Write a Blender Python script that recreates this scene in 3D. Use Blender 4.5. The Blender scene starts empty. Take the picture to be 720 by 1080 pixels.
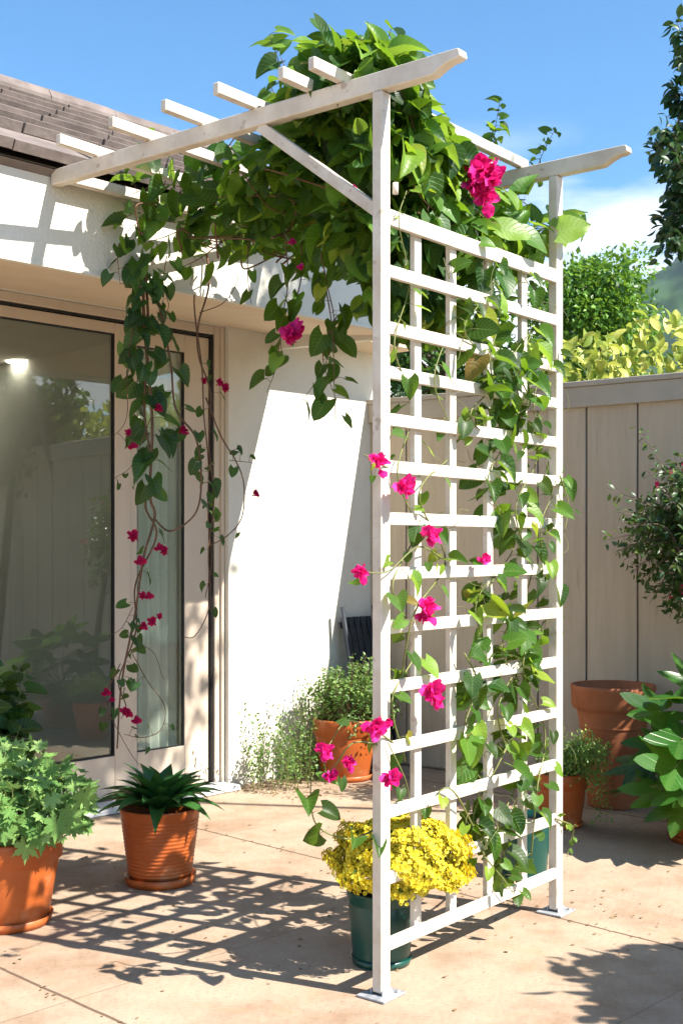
import bpy, bmesh, math, random
import numpy as np
from mathutils import Vector, Matrix, noise
R=math.radians
random.seed(7); rng=np.random.default_rng(7)
scene=bpy.context.scene
C=scene.collection
CAMH=1.185; F=1292.0; HY=577.0; CX=360.0
def U(u,v,Z): return np.array([(u-CX)/F*Z, Z, CAMH-(v-HY)/F*Z])
def unit(v):
    v=np.asarray(v,float); n=np.linalg.norm(v,axis=-1,keepdims=True); return v/np.maximum(n,1e-9)
# ------------------------------------------------------------ helpers
def link(o,parent=None):
    C.objects.link(o)
    if parent is not None: o.parent=parent
    return o
def thing(name,label,cat,loc=(0,0,0),group=None):
    o=bpy.data.objects.new(name,None); o.empty_display_size=.05; link(o); o.location=loc
    o['label']=label; o['category']=cat
    if group:o['group']=group
    return o
def mesh_obj(name,me,mat,parent=None):
    """vertices are given in world space; re-based on the parent's location"""
    if parent is not None:
        p=parent; off=Vector((0,0,0))
        while p is not None: off+=p.location; p=p.parent
        me.transform(Matrix.Translation(-off))
    o=bpy.data.objects.new(name,me)
    if mat is not None: me.materials.append(mat)
    return link(o,parent)
def struct(name,me,mat):
    o=mesh_obj(name,me,mat); o['kind']='structure'; return o
def me_from(name,V,Fc,smooth=False,uv=None):
    me=bpy.data.meshes.new(name); me.from_pydata([tuple(v) for v in V],[],[tuple(f) for f in Fc]); 
    if smooth: me.polygons.foreach_set('use_smooth',[True]*len(me.polygons))
    me.update(); return me
class MB:
    def __init__(s): s.bm=bmesh.new()
    def prism(s,pts,vec,bev=0,seg=1):
        """closed polygon pts (3d) swept by vec"""
        b=bmesh.new(); vec=Vector(vec)
        v0=[b.verts.new(Vector(p)) for p in pts]; v1=[b.verts.new(Vector(p)+vec) for p in pts]
        b.faces.new(v0); b.faces.new(v1[::-1]); n=len(pts)
        for i in range(n): b.faces.new((v0[i],v1[i],v1[(i+1)%n],v0[(i+1)%n]))
        bmesh.ops.recalc_face_normals(b,faces=b.faces)
        if bev: bmesh.ops.bevel(b,geom=b.edges[:],offset=bev,segments=seg,affect='EDGES',clamp_overlap=True)
        s._add(b); return s
    def obox(s,o,ax,ay,az,bev=0):
        o=Vector(o);ax=Vector(ax);ay=Vector(ay);az=Vector(az)
        return s.prism([o,o+ax,o+ax+ay,o+ay],az,bev)
    def _add(s,b):
        me=bpy.data.meshes.new('t'); b.to_mesh(me); b.free(); s.bm.from_mesh(me); bpy.data.meshes.remove(me)
    def lathe(s,prof,c,n=48,close=False):
        c=Vector(c); rings=[]
        for r,z in prof:
            if r<1e-5: rings.append([s.bm.verts.new(c+Vector((0,0,z)))])
            else: rings.append([s.bm.verts.new(c+Vector((r*math.cos(2*math.pi*i/n),r*math.sin(2*math.pi*i/n),z))) for i in range(n)])
        for a,b in zip(rings,rings[1:]):
            for i in range(n):
                j=(i+1)%n
                if len(a)==1 and len(b)==1: continue
                if len(a)==1: f=s.bm.faces.new((a[0],b[j],b[i]))
                elif len(b)==1: f=s.bm.faces.new((a[i],a[j],b[0]))
                else: f=s.bm.faces.new((a[i],a[j],b[j],b[i]))
                f.smooth=True
        return s
    def tube(s,pts,r0,r1=None,n=6):
        r1=r0 if r1 is None else r1
        pts=[Vector(p) for p in pts]; m=len(pts); prev=None; rings=[]
        for i,p in enumerate(pts):
            d=(pts[min(i+1,m-1)]-pts[max(i-1,0)])
            if d.length<1e-9: d=Vector((0,0,1))
            d.normalize()
            if prev is None: a=d.orthogonal().normalized()
            else:
                a=prev-d*prev.dot(d)
                a=a.normalized() if a.length>1e-6 else d.orthogonal().normalized()
            prev=a; b=d.cross(a); r=r0+(r1-r0)*i/(m-1)
            rings.append([s.bm.verts.new(p+(a*math.cos(2*math.pi*k/n)+b*math.sin(2*math.pi*k/n))*r) for k in range(n)])
        for a,b in zip(rings,rings[1:]):
            for k in range(n):
                f=s.bm.faces.new((a[k],a[(k+1)%n],b[(k+1)%n],b[k])); f.smooth=True
        s.bm.faces.new(rings[0][::-1]); s.bm.faces.new(rings[-1])
        return s
    def mesh(s,name):
        me=bpy.data.meshes.new(name); s.bm.to_mesh(me); s.bm.free(); return me
    def build(s,name,mat,parent=None):
        return mesh_obj(name,s.mesh(name),mat,parent)
def catmull(P,k=8):
    P=[np.asarray(p,float) for p in P]
    if len(P)<3: 
        return [P[0]+(P[-1]-P[0])*i/k for i in range(k+1)]
    Q=[2*P[0]-P[1]]+P+[2*P[-1]-P[-2]]; out=[]
    for i in range(1,len(Q)-2):
        a,b,c,d=Q[i-1:i+3]
        for j in range(k):
            t=j/k
            out.append(.5*((2*b)+(-a+c)*t+(2*a-5*b+4*c-d)*t*t+(-a+3*b-3*c+d)*t**3))
    out.append(P[-1]); return out
# ------------------------------------------------------------ leaves
def grid_leaf(wf,fold,droop,nv=6,base=0.0,wave=0.0,nu=4):
    """leaf along +y, length 1, normal +z, half width wf(v)"""
    V=[];UV=[];Fc=[]
    for i in range(nv+1):
        v=i/nv
        for j in range(nu+1):
            s=(j/nu)*2-1; w=wf(v)
            y=v-base*abs(s)**1.5*(1-v)**3
            V.append((s*w,y,fold*abs(s)*w*1.0-droop*v*v+wave*math.sin(v*9+s*2)*abs(s)))
            UV.append((j/nu,v))
    for i in range(nv):
        for j in range(nu):
            a=i*(nu+1)+j; Fc.append((a,a+1,a+nu+2,a+nu+1))
    return np.array(V),Fc,UV
def heartw(v): return .46*(max(0,math.sin(math.pi*min(1,(v+.10)/1.12)**.62)))**.75 if v<1 else .004
def ovalw(v): return .26*math.sin(math.pi*min(1,max(0,(v+.03)/1.04)))**.8 if v<.995 else .003
def fan_leaf(rf,n=36,cup=.1,ruff=.04,off=.0):
    V=[(0,off,0)];UV=[(.5,.05)];Fc=[]
    for i in range(n+1):
        t=-math.pi*.93+2*math.pi*.93*i/n
        r=rf(t); x=math.sin(t)*r; y=off+math.cos(t)*r
        V.append((x,y,cup*r*r+ruff*math.cos(t*5)*r)); UV.append((.5+x*.5,.1+y*.8))
    for i in range(1,n+1): Fc.append((0,i+1,i))
    return np.array(V),Fc,UV
HEART=[grid_leaf(heartw,.9,.45,base=.2,wave=.03),grid_leaf(heartw,.25,.18,base=.26,wave=.02),grid_leaf(heartw,.5,.3,base=.22,wave=-.025),grid_leaf(heartw,.12,.05,base=.28,wave=.03)]
SMALLHEART=[grid_leaf(heartw,.35,.2,nv=4,base=.2,nu=2)]
OVAL=[grid_leaf(ovalw,.3,.2,nv=5,wave=.01,nu=2),grid_leaf(ovalw,.5,.35,nv=5,nu=2)]
TINY=[(np.array([(0,0,0),(.3,.45,.08),(0,1,-.1),(-.3,.45,.08)]),[(0,1,2),(0,2,3)],[(.5,0),(1,.5),(.5,1),(0,.5)])]
LOBED=[fan_leaf(lambda t:(.50+.13*math.cos(7*t))*(1+.16*math.cos(21*t))*(.75+.25*math.cos(t*.6)),n=60,cup=c,ruff=.06) for c in (.15,-.2)]
def fats(t):
    a=abs(((t/(math.pi*.93)*3.5+.5)%1)-.5)*2   # 7 lobes
    L=(.62+.38*math.cos(t*.55))
    return L*(.50+.50*(1-a)**1.1)
FATSIA=[fan_leaf(fats,n=64,cup=-.18,ruff=.05,off=.0),fan_leaf(fats,n=64,cup=.1,ruff=.07)]
def petalw(v): return .42*math.sin(math.pi*min(1,(v+.12)/1.14))**.7 if v<.99 else .05
PETAL=[grid_leaf(petalw,.3,-.25,nv=5,wave=.09,nu=4),grid_leaf(petalw,-.2,.2,nv=5,wave=.12,nu=4)]
MUM=[]
def _mum():
    V=[];Fc=[];UV=[]
    for k in range(7):
        a=2*math.pi*k/7; z=.25 
        c,s=math.cos(a),math.sin(a); b=len(V)
        for (r,w,zz) in ((.05,0,0),(.32,.17,.16),(.5,0,.1),(.32,-.17,.16)):
            V.append((c*r-s*w,s*r+c*w,zz)); UV.append((.5,r))
        Fc.append((b,b+1,b+2,b+3))
    MUM.append((np.array(V),Fc,UV))
_mum()
def orient(d,n):
    Y=unit(d); n=np.asarray(n,float); Z=unit(n-(n*Y).sum(1,keepdims=True)*Y); X=np.cross(Y,Z); return X,Y,Z
class Leaves:
    """gathers posed leaves into one mesh"""
    def __init__(s): s.o=[];s.d=[];s.n=[];s.sz=[]
    def add(s,o,d,n,sz): s.o.append(o);s.d.append(d);s.n.append(n);s.sz.append(sz)
    def build(s,name,mat,parent,tmpl,label=None,stuff=False):
        if not s.o: return None
        o=np.array(s.o);X,Y,Z=orient(np.array(s.d),np.array(s.n)); sz=np.array(s.sz)
        pick=rng.integers(0,len(tmpl),len(o)); VV=[];LI=[];LT=[];UVS=[];base=0
        for ti,(tv,tf,tuv) in enumerate(tmpl):
            m=pick==ti; k=m.sum()
            if k==0: continue
            W=o[m][:,None,:]+sz[m][:,None,None]*(tv[None,:,0,None]*X[m][:,None,:]+tv[None,:,1,None]*Y[m][:,None,:]+tv[None,:,2,None]*Z[m][:,None,:])
            VV.append(W.reshape(-1,3)); nv=len(tv)
            flat=np.array([i for f in tf for i in f]); lens=np.array([len(f) for f in tf])
            LI.append((flat[None,:]+base+np.arange(k)[:,None]*nv).reshape(-1)); LT.append(np.tile(lens,k))
            UVS.append(np.tile(np.array(tuv)[flat],(k,1))); base+=k*nv
        VV=np.concatenate(VV);LI=np.concatenate(LI);LT=np.concatenate(LT);UVS=np.concatenate(UVS)
        me=bpy.data.meshes.new(name); me.vertices.add(len(VV)); me.vertices.foreach_set('co',VV.reshape(-1).astype(np.float32))
        me.loops.add(len(LI)); me.loops.foreach_set('vertex_index',LI.astype(np.int32))
        me.polygons.add(len(LT)); st=np.concatenate([[0],np.cumsum(LT)[:-1]])
        me.polygons.foreach_set('loop_start',st.astype(np.int32)); me.polygons.foreach_set('loop_total',LT.astype(np.int32))
        uvl=me.uv_layers.new(name='UVMap'); uvl.data.foreach_set('uv',UVS.reshape(-1).astype(np.float32))
        me.update(calc_edges=True); me.validate(); me.polygons.foreach_set('use_smooth',np.ones(len(me.polygons),bool))
        ob=mesh_obj(name,me,mat,parent)
        if label: ob['label']=label
        if stuff: ob['kind']='stuff'
        return ob
def rv(s=1.0): return rng.normal(0,s,3)
SUNA=R(25); SUNE=R(45)
TOSUN=np.array([math.cos(SUNA)*math.cos(SUNE),-math.sin(SUNA)*math.cos(SUNE),math.sin(SUNE)])
UP=np.array([0,0,1.])
VIEW=np.array([0,-1,.1])
def along(L,stems,path,step,size,spread=.035,jit=.5,down=.6,petiole=True,sidebias=None,nrm=1.0):
    """leaves alternate along a path with short stalks"""
    path=np.array(path); seg=np.linalg.norm(np.diff(path,axis=0),axis=1); tot=seg.sum(); cum=np.concatenate([[0],np.cumsum(seg)])
    t=step*rng.uniform(.2,.8); k=0
    while t<tot:
        i=min(len(seg)-1,np.searchsorted(cum,t)-1); i=max(i,0)
        p=path[i]+(path[i+1]-path[i])*((t-cum[i])/max(seg[i],1e-6)); tan=unit(path[i+1]-path[i])
        side=unit(np.cross(tan,rv()+.8*VIEW*(1 if k%2 else -1)))
        if sidebias is not None: side=unit(side+sidebias)
        b=p+side*spread*rng.uniform(.4,1.3)
        sz=rng.uniform(*size)
        d=unit(side*.8-UP*down+rv(jit*.5)+tan*.2); n=unit(UP*.35*nrm+TOSUN*.5*nrm+VIEW*.45+rv(jit*.6))
        L.add(b,d,n,sz)
        if petiole and stems is not None: stems.tube([p,(p+b)/2+UP*.004,b+d*sz*.06],.0011,.0008,4)
        t+=step*rng.uniform(.5,1.5); k+=1
def clump(L,c,r,n,size,down=.45,out=.6,jit=.45,fill=.5,zmin=None,axes=None):
    c=np.asarray(c,float); r=np.asarray(r,float)
    for _ in range(n):
        d=unit(rv()); q=rng.uniform(fill,1.0)**.6*rng.uniform(.8,1.08)
        off=d*r*q
        if axes is not None: off=axes@off
        p=c+off; dd=axes@d if axes is not None else d
        if zmin is not None and p[2]<zmin: continue
        L.add(p,unit(dd*out-UP*down+rv(jit)),unit(dd*.7+UP*.5+TOSUN*.3+rv(jit)),rng.uniform(*size))
# ------------------------------------------------------------ materials
def newmat(name):
    m=bpy.data.materials.new(name); m.use_nodes=True; nt=m.node_tree; nt.nodes.clear()
    out=nt.nodes.new('ShaderNodeOutputMaterial'); return m,nt,out
def N(nt,t,**kw):
    n=nt.nodes.new('ShaderNode'+t)
    for k,v in kw.items():
        if k.startswith('i_'): n.inputs[k[2:].replace('_',' ')].default_value=v
        else: setattr(n,k,v)
    return n
def rgb(c): return (c[0],c[1],c[2],1)
def surf(name,c1,c2,rough=.6,scale=5,bump=.1,bscale=60,spec=.4,detail=6,stretch=(1,1,1),spots=None,dist=.002):
    m,nt,out=newmat(name); L=nt.links
    tc=N(nt,'TexCoord'); mp=N(nt,'Mapping'); mp.inputs['Scale'].default_value=stretch; L.new(tc.outputs['Object'],mp.inputs['Vector'])
    n1=N(nt,'TexNoise'); n1.inputs['Scale'].default_value=scale; n1.inputs['Detail'].default_value=detail; n1.inputs['Roughness'].default_value=.65; L.new(mp.outputs[0],n1.inputs['Vector'])
    cr=N(nt,'ValToRGB'); cr.color_ramp.elements[0].position=.32; cr.color_ramp.elements[1].position=.68
    cr.color_ramp.elements[0].color=rgb(c1); cr.color_ramp.elements[1].color=rgb(c2); L.new(n1.outputs['Fac'],cr.inputs[0])
    col=cr.outputs[0]
    if spots:
        n3=N(nt,'TexNoise'); n3.inputs['Scale'].default_value=spots[1]; n3.inputs['Detail'].default_value=4; L.new(mp.outputs[0],n3.inputs['Vector'])
        c3=N(nt,'ValToRGB'); c3.color_ramp.elements[0].position=spots[2]; c3.color_ramp.elements[1].position=spots[2]+.08; L.new(n3.outputs['Fac'],c3.inputs[0])
        mx=N(nt,'MixRGB'); mx.inputs[2].default_value=rgb(spots[0]); L.new(col,mx.inputs[1])
        mm=N(nt,'Math',operation='MULTIPLY'); mm.inputs[1].default_value=spots[3]; L.new(c3.outputs[0],mm.inputs[0]); L.new(mm.outputs[0],mx.inputs[0]); col=mx.outputs[0]
    p=N(nt,'BsdfPrincipled'); p.inputs['Roughness'].default_value=rough; p.inputs['Specular IOR Level'].default_value=spec
    L.new(col,p.inputs['Base Color'])
    if bump:
        n2=N(nt,'TexNoise'); n2.inputs['Scale'].default_value=bscale; n2.inputs['Detail'].default_value=5; L.new(mp.outputs[0],n2.inputs['Vector'])
        b=N(nt,'Bump'); b.inputs['Strength'].default_value=bump; b.inputs['Distance'].default_value=dist; L.new(n2.outputs['Fac'],b.inputs['Height']); L.new(b.outputs[0],p.inputs['Normal'])
    L.new(p.outputs[0],out.inputs[0]); return m
def leafmat(name,cols,trans=.35,tcol=(.35,.55,.05),rough=.42,vein=.5,spec=.45):
    m,nt,out=newmat(name); L=nt.links
    g=N(nt,'NewGeometry'); cr=N(nt,'ValToRGB'); e=cr.color_ramp.elements
    while len(e)<len(cols): e.new(.5)
    for i,(pos,c) in enumerate(cols): e[i].position=pos; e[i].color=rgb(c)
    L.new(g.outputs['Random Per Island'],cr.inputs[0]); col=cr.outputs[0]
    tc=N(nt,'TexCoord'); 
    nz=N(nt,'TexNoise'); nz.inputs['Scale'].default_value=14; L.new(tc.outputs['Object'],nz.inputs['Vector'])
    hs=N(nt,'HueSaturation'); mr=N(nt,'MapRange'); mr.inputs['To Min'].default_value=.7; mr.inputs['To Max'].default_value=1.3; L.new(nz.outputs['Fac'],mr.inputs['Value']); L.new(mr.outputs[0],hs.inputs['Value']); L.new(col,hs.inputs['Color']); col=hs.outputs[0]
    p=N(nt,'BsdfPrincipled'); p.inputs['Roughness'].default_value=rough; p.inputs['Specular IOR Level'].default_value=spec
    if vein:
        sx=N(nt,'SeparateXYZ'); L.new(tc.outputs['UV'],sx.inputs[0])
        a=N(nt,'Math',operation='SUBTRACT'); a.inputs[1].default_value=.5; L.new(sx.outputs[0],a.inputs[0])
        ab=N(nt,'Math',operation='ABSOLUTE'); L.new(a.outputs[0],ab.inputs[0])
        lt=N(nt,'Math',operation='LESS_THAN'); lt.inputs[1].default_value=.03; L.new(ab.outputs[0],lt.inputs[0])
        y=N(nt,'Math',operation='MULTIPLY'); y.inputs[1].default_value=42; L.new(sx.outputs[1],y.inputs[0])
        x2=N(nt,'Math',operation='MULTIPLY_ADD'); x2.inputs[1].default_value=-30; L.new(ab.outputs[0],x2.inputs[0]); L.new(y.outputs[0],x2.inputs[2])
        sn=N(nt,'Math',operation='SINE'); L.new(x2.outputs[0],sn.inputs[0])
        pw=N(nt,'MapRange'); pw.inputs['From Min'].default_value=.8; pw.inputs['From Max'].default_value=1.0; L.new(sn.outputs[0],pw.inputs['Value'])
        mx=N(nt,'Math',operation='MAXIMUM'); L.new(lt.outputs[0],mx.inputs[0]); L.new(pw.outputs[0],mx.inputs[1])
        f=N(nt,'Math',operation='MULTIPLY'); f.inputs[1].default_value=vein*.5; L.new(mx.outputs[0],f.inputs[0])
        mc=N(nt,'MixRGB'); mc.inputs[2].default_value=(.28,.42,.12,1); L.new(f.outputs[0],mc.inputs[0]); L.new(col,mc.inputs[1]); col=mc.outputs[0]
        b=N(nt,'Bump'); b.inputs['Strength'].default_value=.5; b.inputs['Distance'].default_value=.002; b.invert=True; L.new(mx.outputs[0],b.inputs['Height']); L.new(b.outputs[0],p.inputs['Normal'])
    L.new(col,p.inputs['Base Color'])
    t=N(nt,'BsdfTranslucent'); mt=N(nt,'MixRGB',blend_type='MIX'); mt.inputs[0].default_value=.6; L.new(col,mt.inputs[1]); mt.inputs[2].default_value=rgb(tcol); L.new(mt.outputs[0],t.inputs['Color'])
    ms=N(nt,'MixShader'); ms.inputs[0].default_value=trans; L.new(p.outputs[0],ms.inputs[1]); L.new(t.outputs[0],ms.inputs[2]); L.new(ms.outputs[0],out.inputs[0]); return m
M={}
M['paint']=surf('weathered_white_paint',(.54,.46,.37),(.73,.67,.585),.5,9,.35,45,stretch=(1,1,1),spots=((.30,.22,.15),26,.64,.6))
M['stucco']=surf('cream_stucco',(.70,.655,.56),(.77,.735,.65),.85,3,.7,80,dist=.005,spots=((.60,.53,.42),1.6,.60,.35))
M['soffit']=surf('cream_soffit',(.70,.55,.38),(.76,.62,.45),.8,4,.15,90)
M['frame']=surf('door_frame_paint',(.58,.48,.385),(.66,.56,.45),.45,5,.08,60,stretch=(1,1,.1))
M['rubber']=surf('black_gasket',(.012,.012,.014),(.02,.02,.022),.5,8,0)
M['alu']=surf('brushed_metal',(.55,.57,.60),(.68,.70,.72),.35,30,.1,80,spec=.6)
M['plate']=surf('dull_zinc_plate',(.22,.23,.25),(.42,.43,.45),.4,40,.1,80,spec=.6)
M['room']=surf('interior_plaster',(.62,.60,.54),(.68,.66,.60),.9,2,0)
M['roomfloor']=surf('interior_floor',(.20,.15,.10),(.26,.19,.13),.4,3,0,stretch=(1,8,1))
M['curtain']=surf('sheer_curtain',(.56,.66,.58),(.62,.72,.64),.9,3,0,stretch=(1,1,.1))
M['fence']=surf('taupe_fence_paint',(.43,.355,.265),(.50,.42,.32),.65,4,.2,30,stretch=(6,6,.6),spots=((.25,.20,.15),9,.66,.4))
M['cap']=surf('fence_cap_paint',(.36,.32,.26),(.43,.385,.32),.7,4,.2,30)
M['terra']=surf('terracotta_glossy',(.36,.075,.014),(.46,.115,.026),.42,6,.15,50,spec=.35,spots=((.50,.26,.14),6,.60,.5))
M['terra2']=surf('terracotta_matte',(.30,.095,.036),(.42,.15,.065),.75,5,.25,60,spots=((.48,.30,.19),7,.66,.4))
M['greenpot']=surf('green_plastic',(.004,.048,.038),(.007,.07,.055),.33,6,.05,60,spec=.5)
M['soil']=surf('potting_soil',(.02,.013,.008),(.06,.04,.025),.95,60,1.0,90,dist=.01)
M['stem']=surf('brown_stem',(.10,.05,.03),(.20,.11,.06),.8,30,.3,120)
M['gstem']=surf('green_stem',(.12,.15,.04),(.22,.22,.07),.6,30,.1,120)
M['bark']=surf('tree_bark',(.09,.065,.045),(.20,.15,.10),.9,14,.8,50,dist=.01)
M['dark']=surf('dark_painted_wood',(.015,.02,.03),(.03,.04,.055),.5,10,.1,60)
M['tile']=surf('roof_tile_clay',(.12,.095,.085),(.24,.195,.175),.85,5,.5,40,dist=.005,spots=((.10,.075,.07),4,.58,.6))
M['litter']=surf('dry_leaf_litter',(.16,.10,.05),(.32,.22,.12),.9,20,0)
M['vine']=leafmat('vine_leaf',[(0,(.005,.024,.005)),(.5,(.012,.058,.008)),(.82,(.03,.105,.012)),(.93,(.10,.22,.02)),(.975,(.40,.40,.03)),(1,(.20,.11,.04))],.38,(.34,.58,.02),rough=.42,spec=.3)
M['vinefresh_lit']=leafmat('fresh_and_lit_vine_leaf',[(0,(.03,.11,.012)),(.5,(.09,.23,.02)),(1,(.26,.40,.035))],.42,(.42,.60,.05))  # young leaf tone, also the painted sunlit colour of the canopy top
M['hang']=leafmat('hanging_leaf',[(0,(.007,.032,.008)),(.7,(.018,.075,.013)),(1,(.07,.17,.02))],.3,(.22,.42,.03))
M['mumleaf']=leafmat('mum_leaf',[(0,(.03,.08,.015)),(1,(.10,.19,.03))],.25,vein=0)
M['shrub']=leafmat('fine_shrub_leaf',[(0,(.03,.09,.018)),(.6,(.09,.19,.04)),(1,(.25,.36,.10))],.3,vein=0)
M['cascade']=leafmat('cascade_leaf',[(0,(.09,.20,.04)),(.6,(.14,.27,.05)),(1,(.32,.43,.10))],.35,vein=0)
M['gera']=leafmat('soft_grey_green_leaf',[(0,(.08,.19,.045)),(.5,(.17,.31,.08)),(1,(.30,.45,.15))],.25,(.3,.5,.15),rough=.7,vein=.5,spec=.2)
M['strap']=leafmat('strap_leaf',[(0,(.02,.085,.02)),(1,(.06,.18,.04))],.15,(.1,.3,.03),rough=.35,vein=0)
M['fatsia']=leafmat('palmate_leaf',[(0,(.012,.06,.01)),(.75,(.03,.12,.016)),(1,(.14,.32,.025))],.3,(.3,.55,.03),rough=.3,vein=.2)
M['hedge']=leafmat('yellow_hedge_leaf',[(0,(.10,.18,.02)),(.35,(.30,.36,.04)),(.7,(.50,.50,.08)),(1,(.70,.66,.20))],.35,(.6,.7,.1),vein=.4)
M['treeleaf']=leafmat('bright_tree_leaf',[(0,(.03,.10,.01)),(.5,(.08,.20,.018)),(1,(.16,.32,.03))],.3,vein=0)
M['laurel']=leafmat('laurel_leaf',[(0,(.010,.030,.010)),(.7,(.025,.065,.018)),(1,(.06,.12,.03))],.15,(.1,.25,.03),vein=0)
M['pinkshrub']=leafmat('dark_shrub_leaf',[(0,(.012,.038,.012)),(.8,(.04,.095,.022)),(1,(.10,.13,.03))],.2,vein=0)
M['flower']=leafmat('magenta_bract',[(0,(.72,.008,.17)),(.5,(.84,.018,.27)),(1,(.88,.07,.40))],.35,(.95,.02,.22),rough=.6,vein=0,spec=.15)
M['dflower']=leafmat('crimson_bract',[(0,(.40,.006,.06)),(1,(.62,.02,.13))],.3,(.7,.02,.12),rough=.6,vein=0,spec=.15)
M['mum']=leafmat('yellow_blossom',[(0,(.62,.47,.015)),(.5,(.80,.67,.035)),(1,(.86,.78,.12))],.25,(.9,.6,.02),rough=.6,vein=0,spec=.15)
M['hill']=surf('forested_hill',(.006,.03,.035),(.05,.11,.035),.95,.03,0,detail=10)
def emis(name,c,s):
    m,nt,out=newmat(name); e=N(nt,'Emission'); e.inputs[0].default_value=rgb(c); e.inputs[1].default_value=s; nt.links.new(e.outputs[0],out.inputs[0]); return m
def sheer():
    m,nt,out=newmat('sheer_curtain'); L=nt.links
    d=N(nt,'BsdfDiffuse'); d.inputs[0].default_value=(.88,.92,.86,1); t=N(nt,'BsdfTranslucent'); t.inputs[0].default_value=(.88,.93,.87,1)
    ms=N(nt,'MixShader'); ms.inputs[0].default_value=.4; L.new(d.outputs[0],ms.inputs[1]); L.new(t.outputs[0],ms.inputs[2]); L.new(ms.outputs[0],out.inputs[0]); return m
M['curtain']=sheer()
M['lamp']=emis('downlight_and_fill',(1,.93,.8),9)
def glassmat():
    m,nt,out=newmat('door_glass'); L=nt.links
    t=N(nt,'BsdfTransparent'); t.inputs[0].default_value=(.93,.96,.93,1)
    g=N(nt,'BsdfGlossy'); g.inputs['Roughness'].default_value=.015; g.inputs['Color'].default_value=(.92,.95,.93,1)
    lw=N(nt,'LayerWeight'); lw.inputs[0].default_value=.5
    mr=N(nt,'MapRange'); mr.inputs['To Min'].default_value=.085; mr.inputs['To Max'].default_value=.6; pw=N(nt,'Math',operation='POWER'); pw.inputs[1].default_value=2.5; L.new(lw.outputs['Facing'],pw.inputs[0]); L.new(pw.outputs[0],mr.inputs['Value'])
    ms=N(nt,'MixShader'); L.new(mr.outputs[0],ms.inputs[0]); L.new(t.outputs[0],ms.inputs[1]); L.new(g.outputs[0],ms.inputs[2]); L.new(ms.outputs[0],out.inputs[0]); return m
M['glass']=glassmat()
# ------------------------------------------------------------ frames of reference
W=np.array([.692,.722,0]); W/=np.linalg.norm(W); NN=np.array([-W[1],W[0],0]); O=np.array([-.54,6.05,0])
def H(w,n,z): return O+W*w+NN*n+UP*z
A=np.array([.624,.782,0]);A/=np.linalg.norm(A);B=np.array([-A[1],A[0],0]);P0=np.array([.105,3.237,0]);LT_=.945
def PG(t,a,h): return P0+B*t+A*a+UP*h
def hit(u,v,plane_p,plane_n):
    d=np.array([(u-CX)/F,1,-(v-HY)/F]); c=np.array([0,0,CAMH]); s=((plane_p-c)@plane_n)/(d@plane_n); return c+d*s
def TP(u,v,off=0): return hit(u,v,P0+B*off,B)
def HW(u,v,n=0):
    p=hit(u,v,O+NN*n,NN); return (p-O)@W,p[2]
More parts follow.
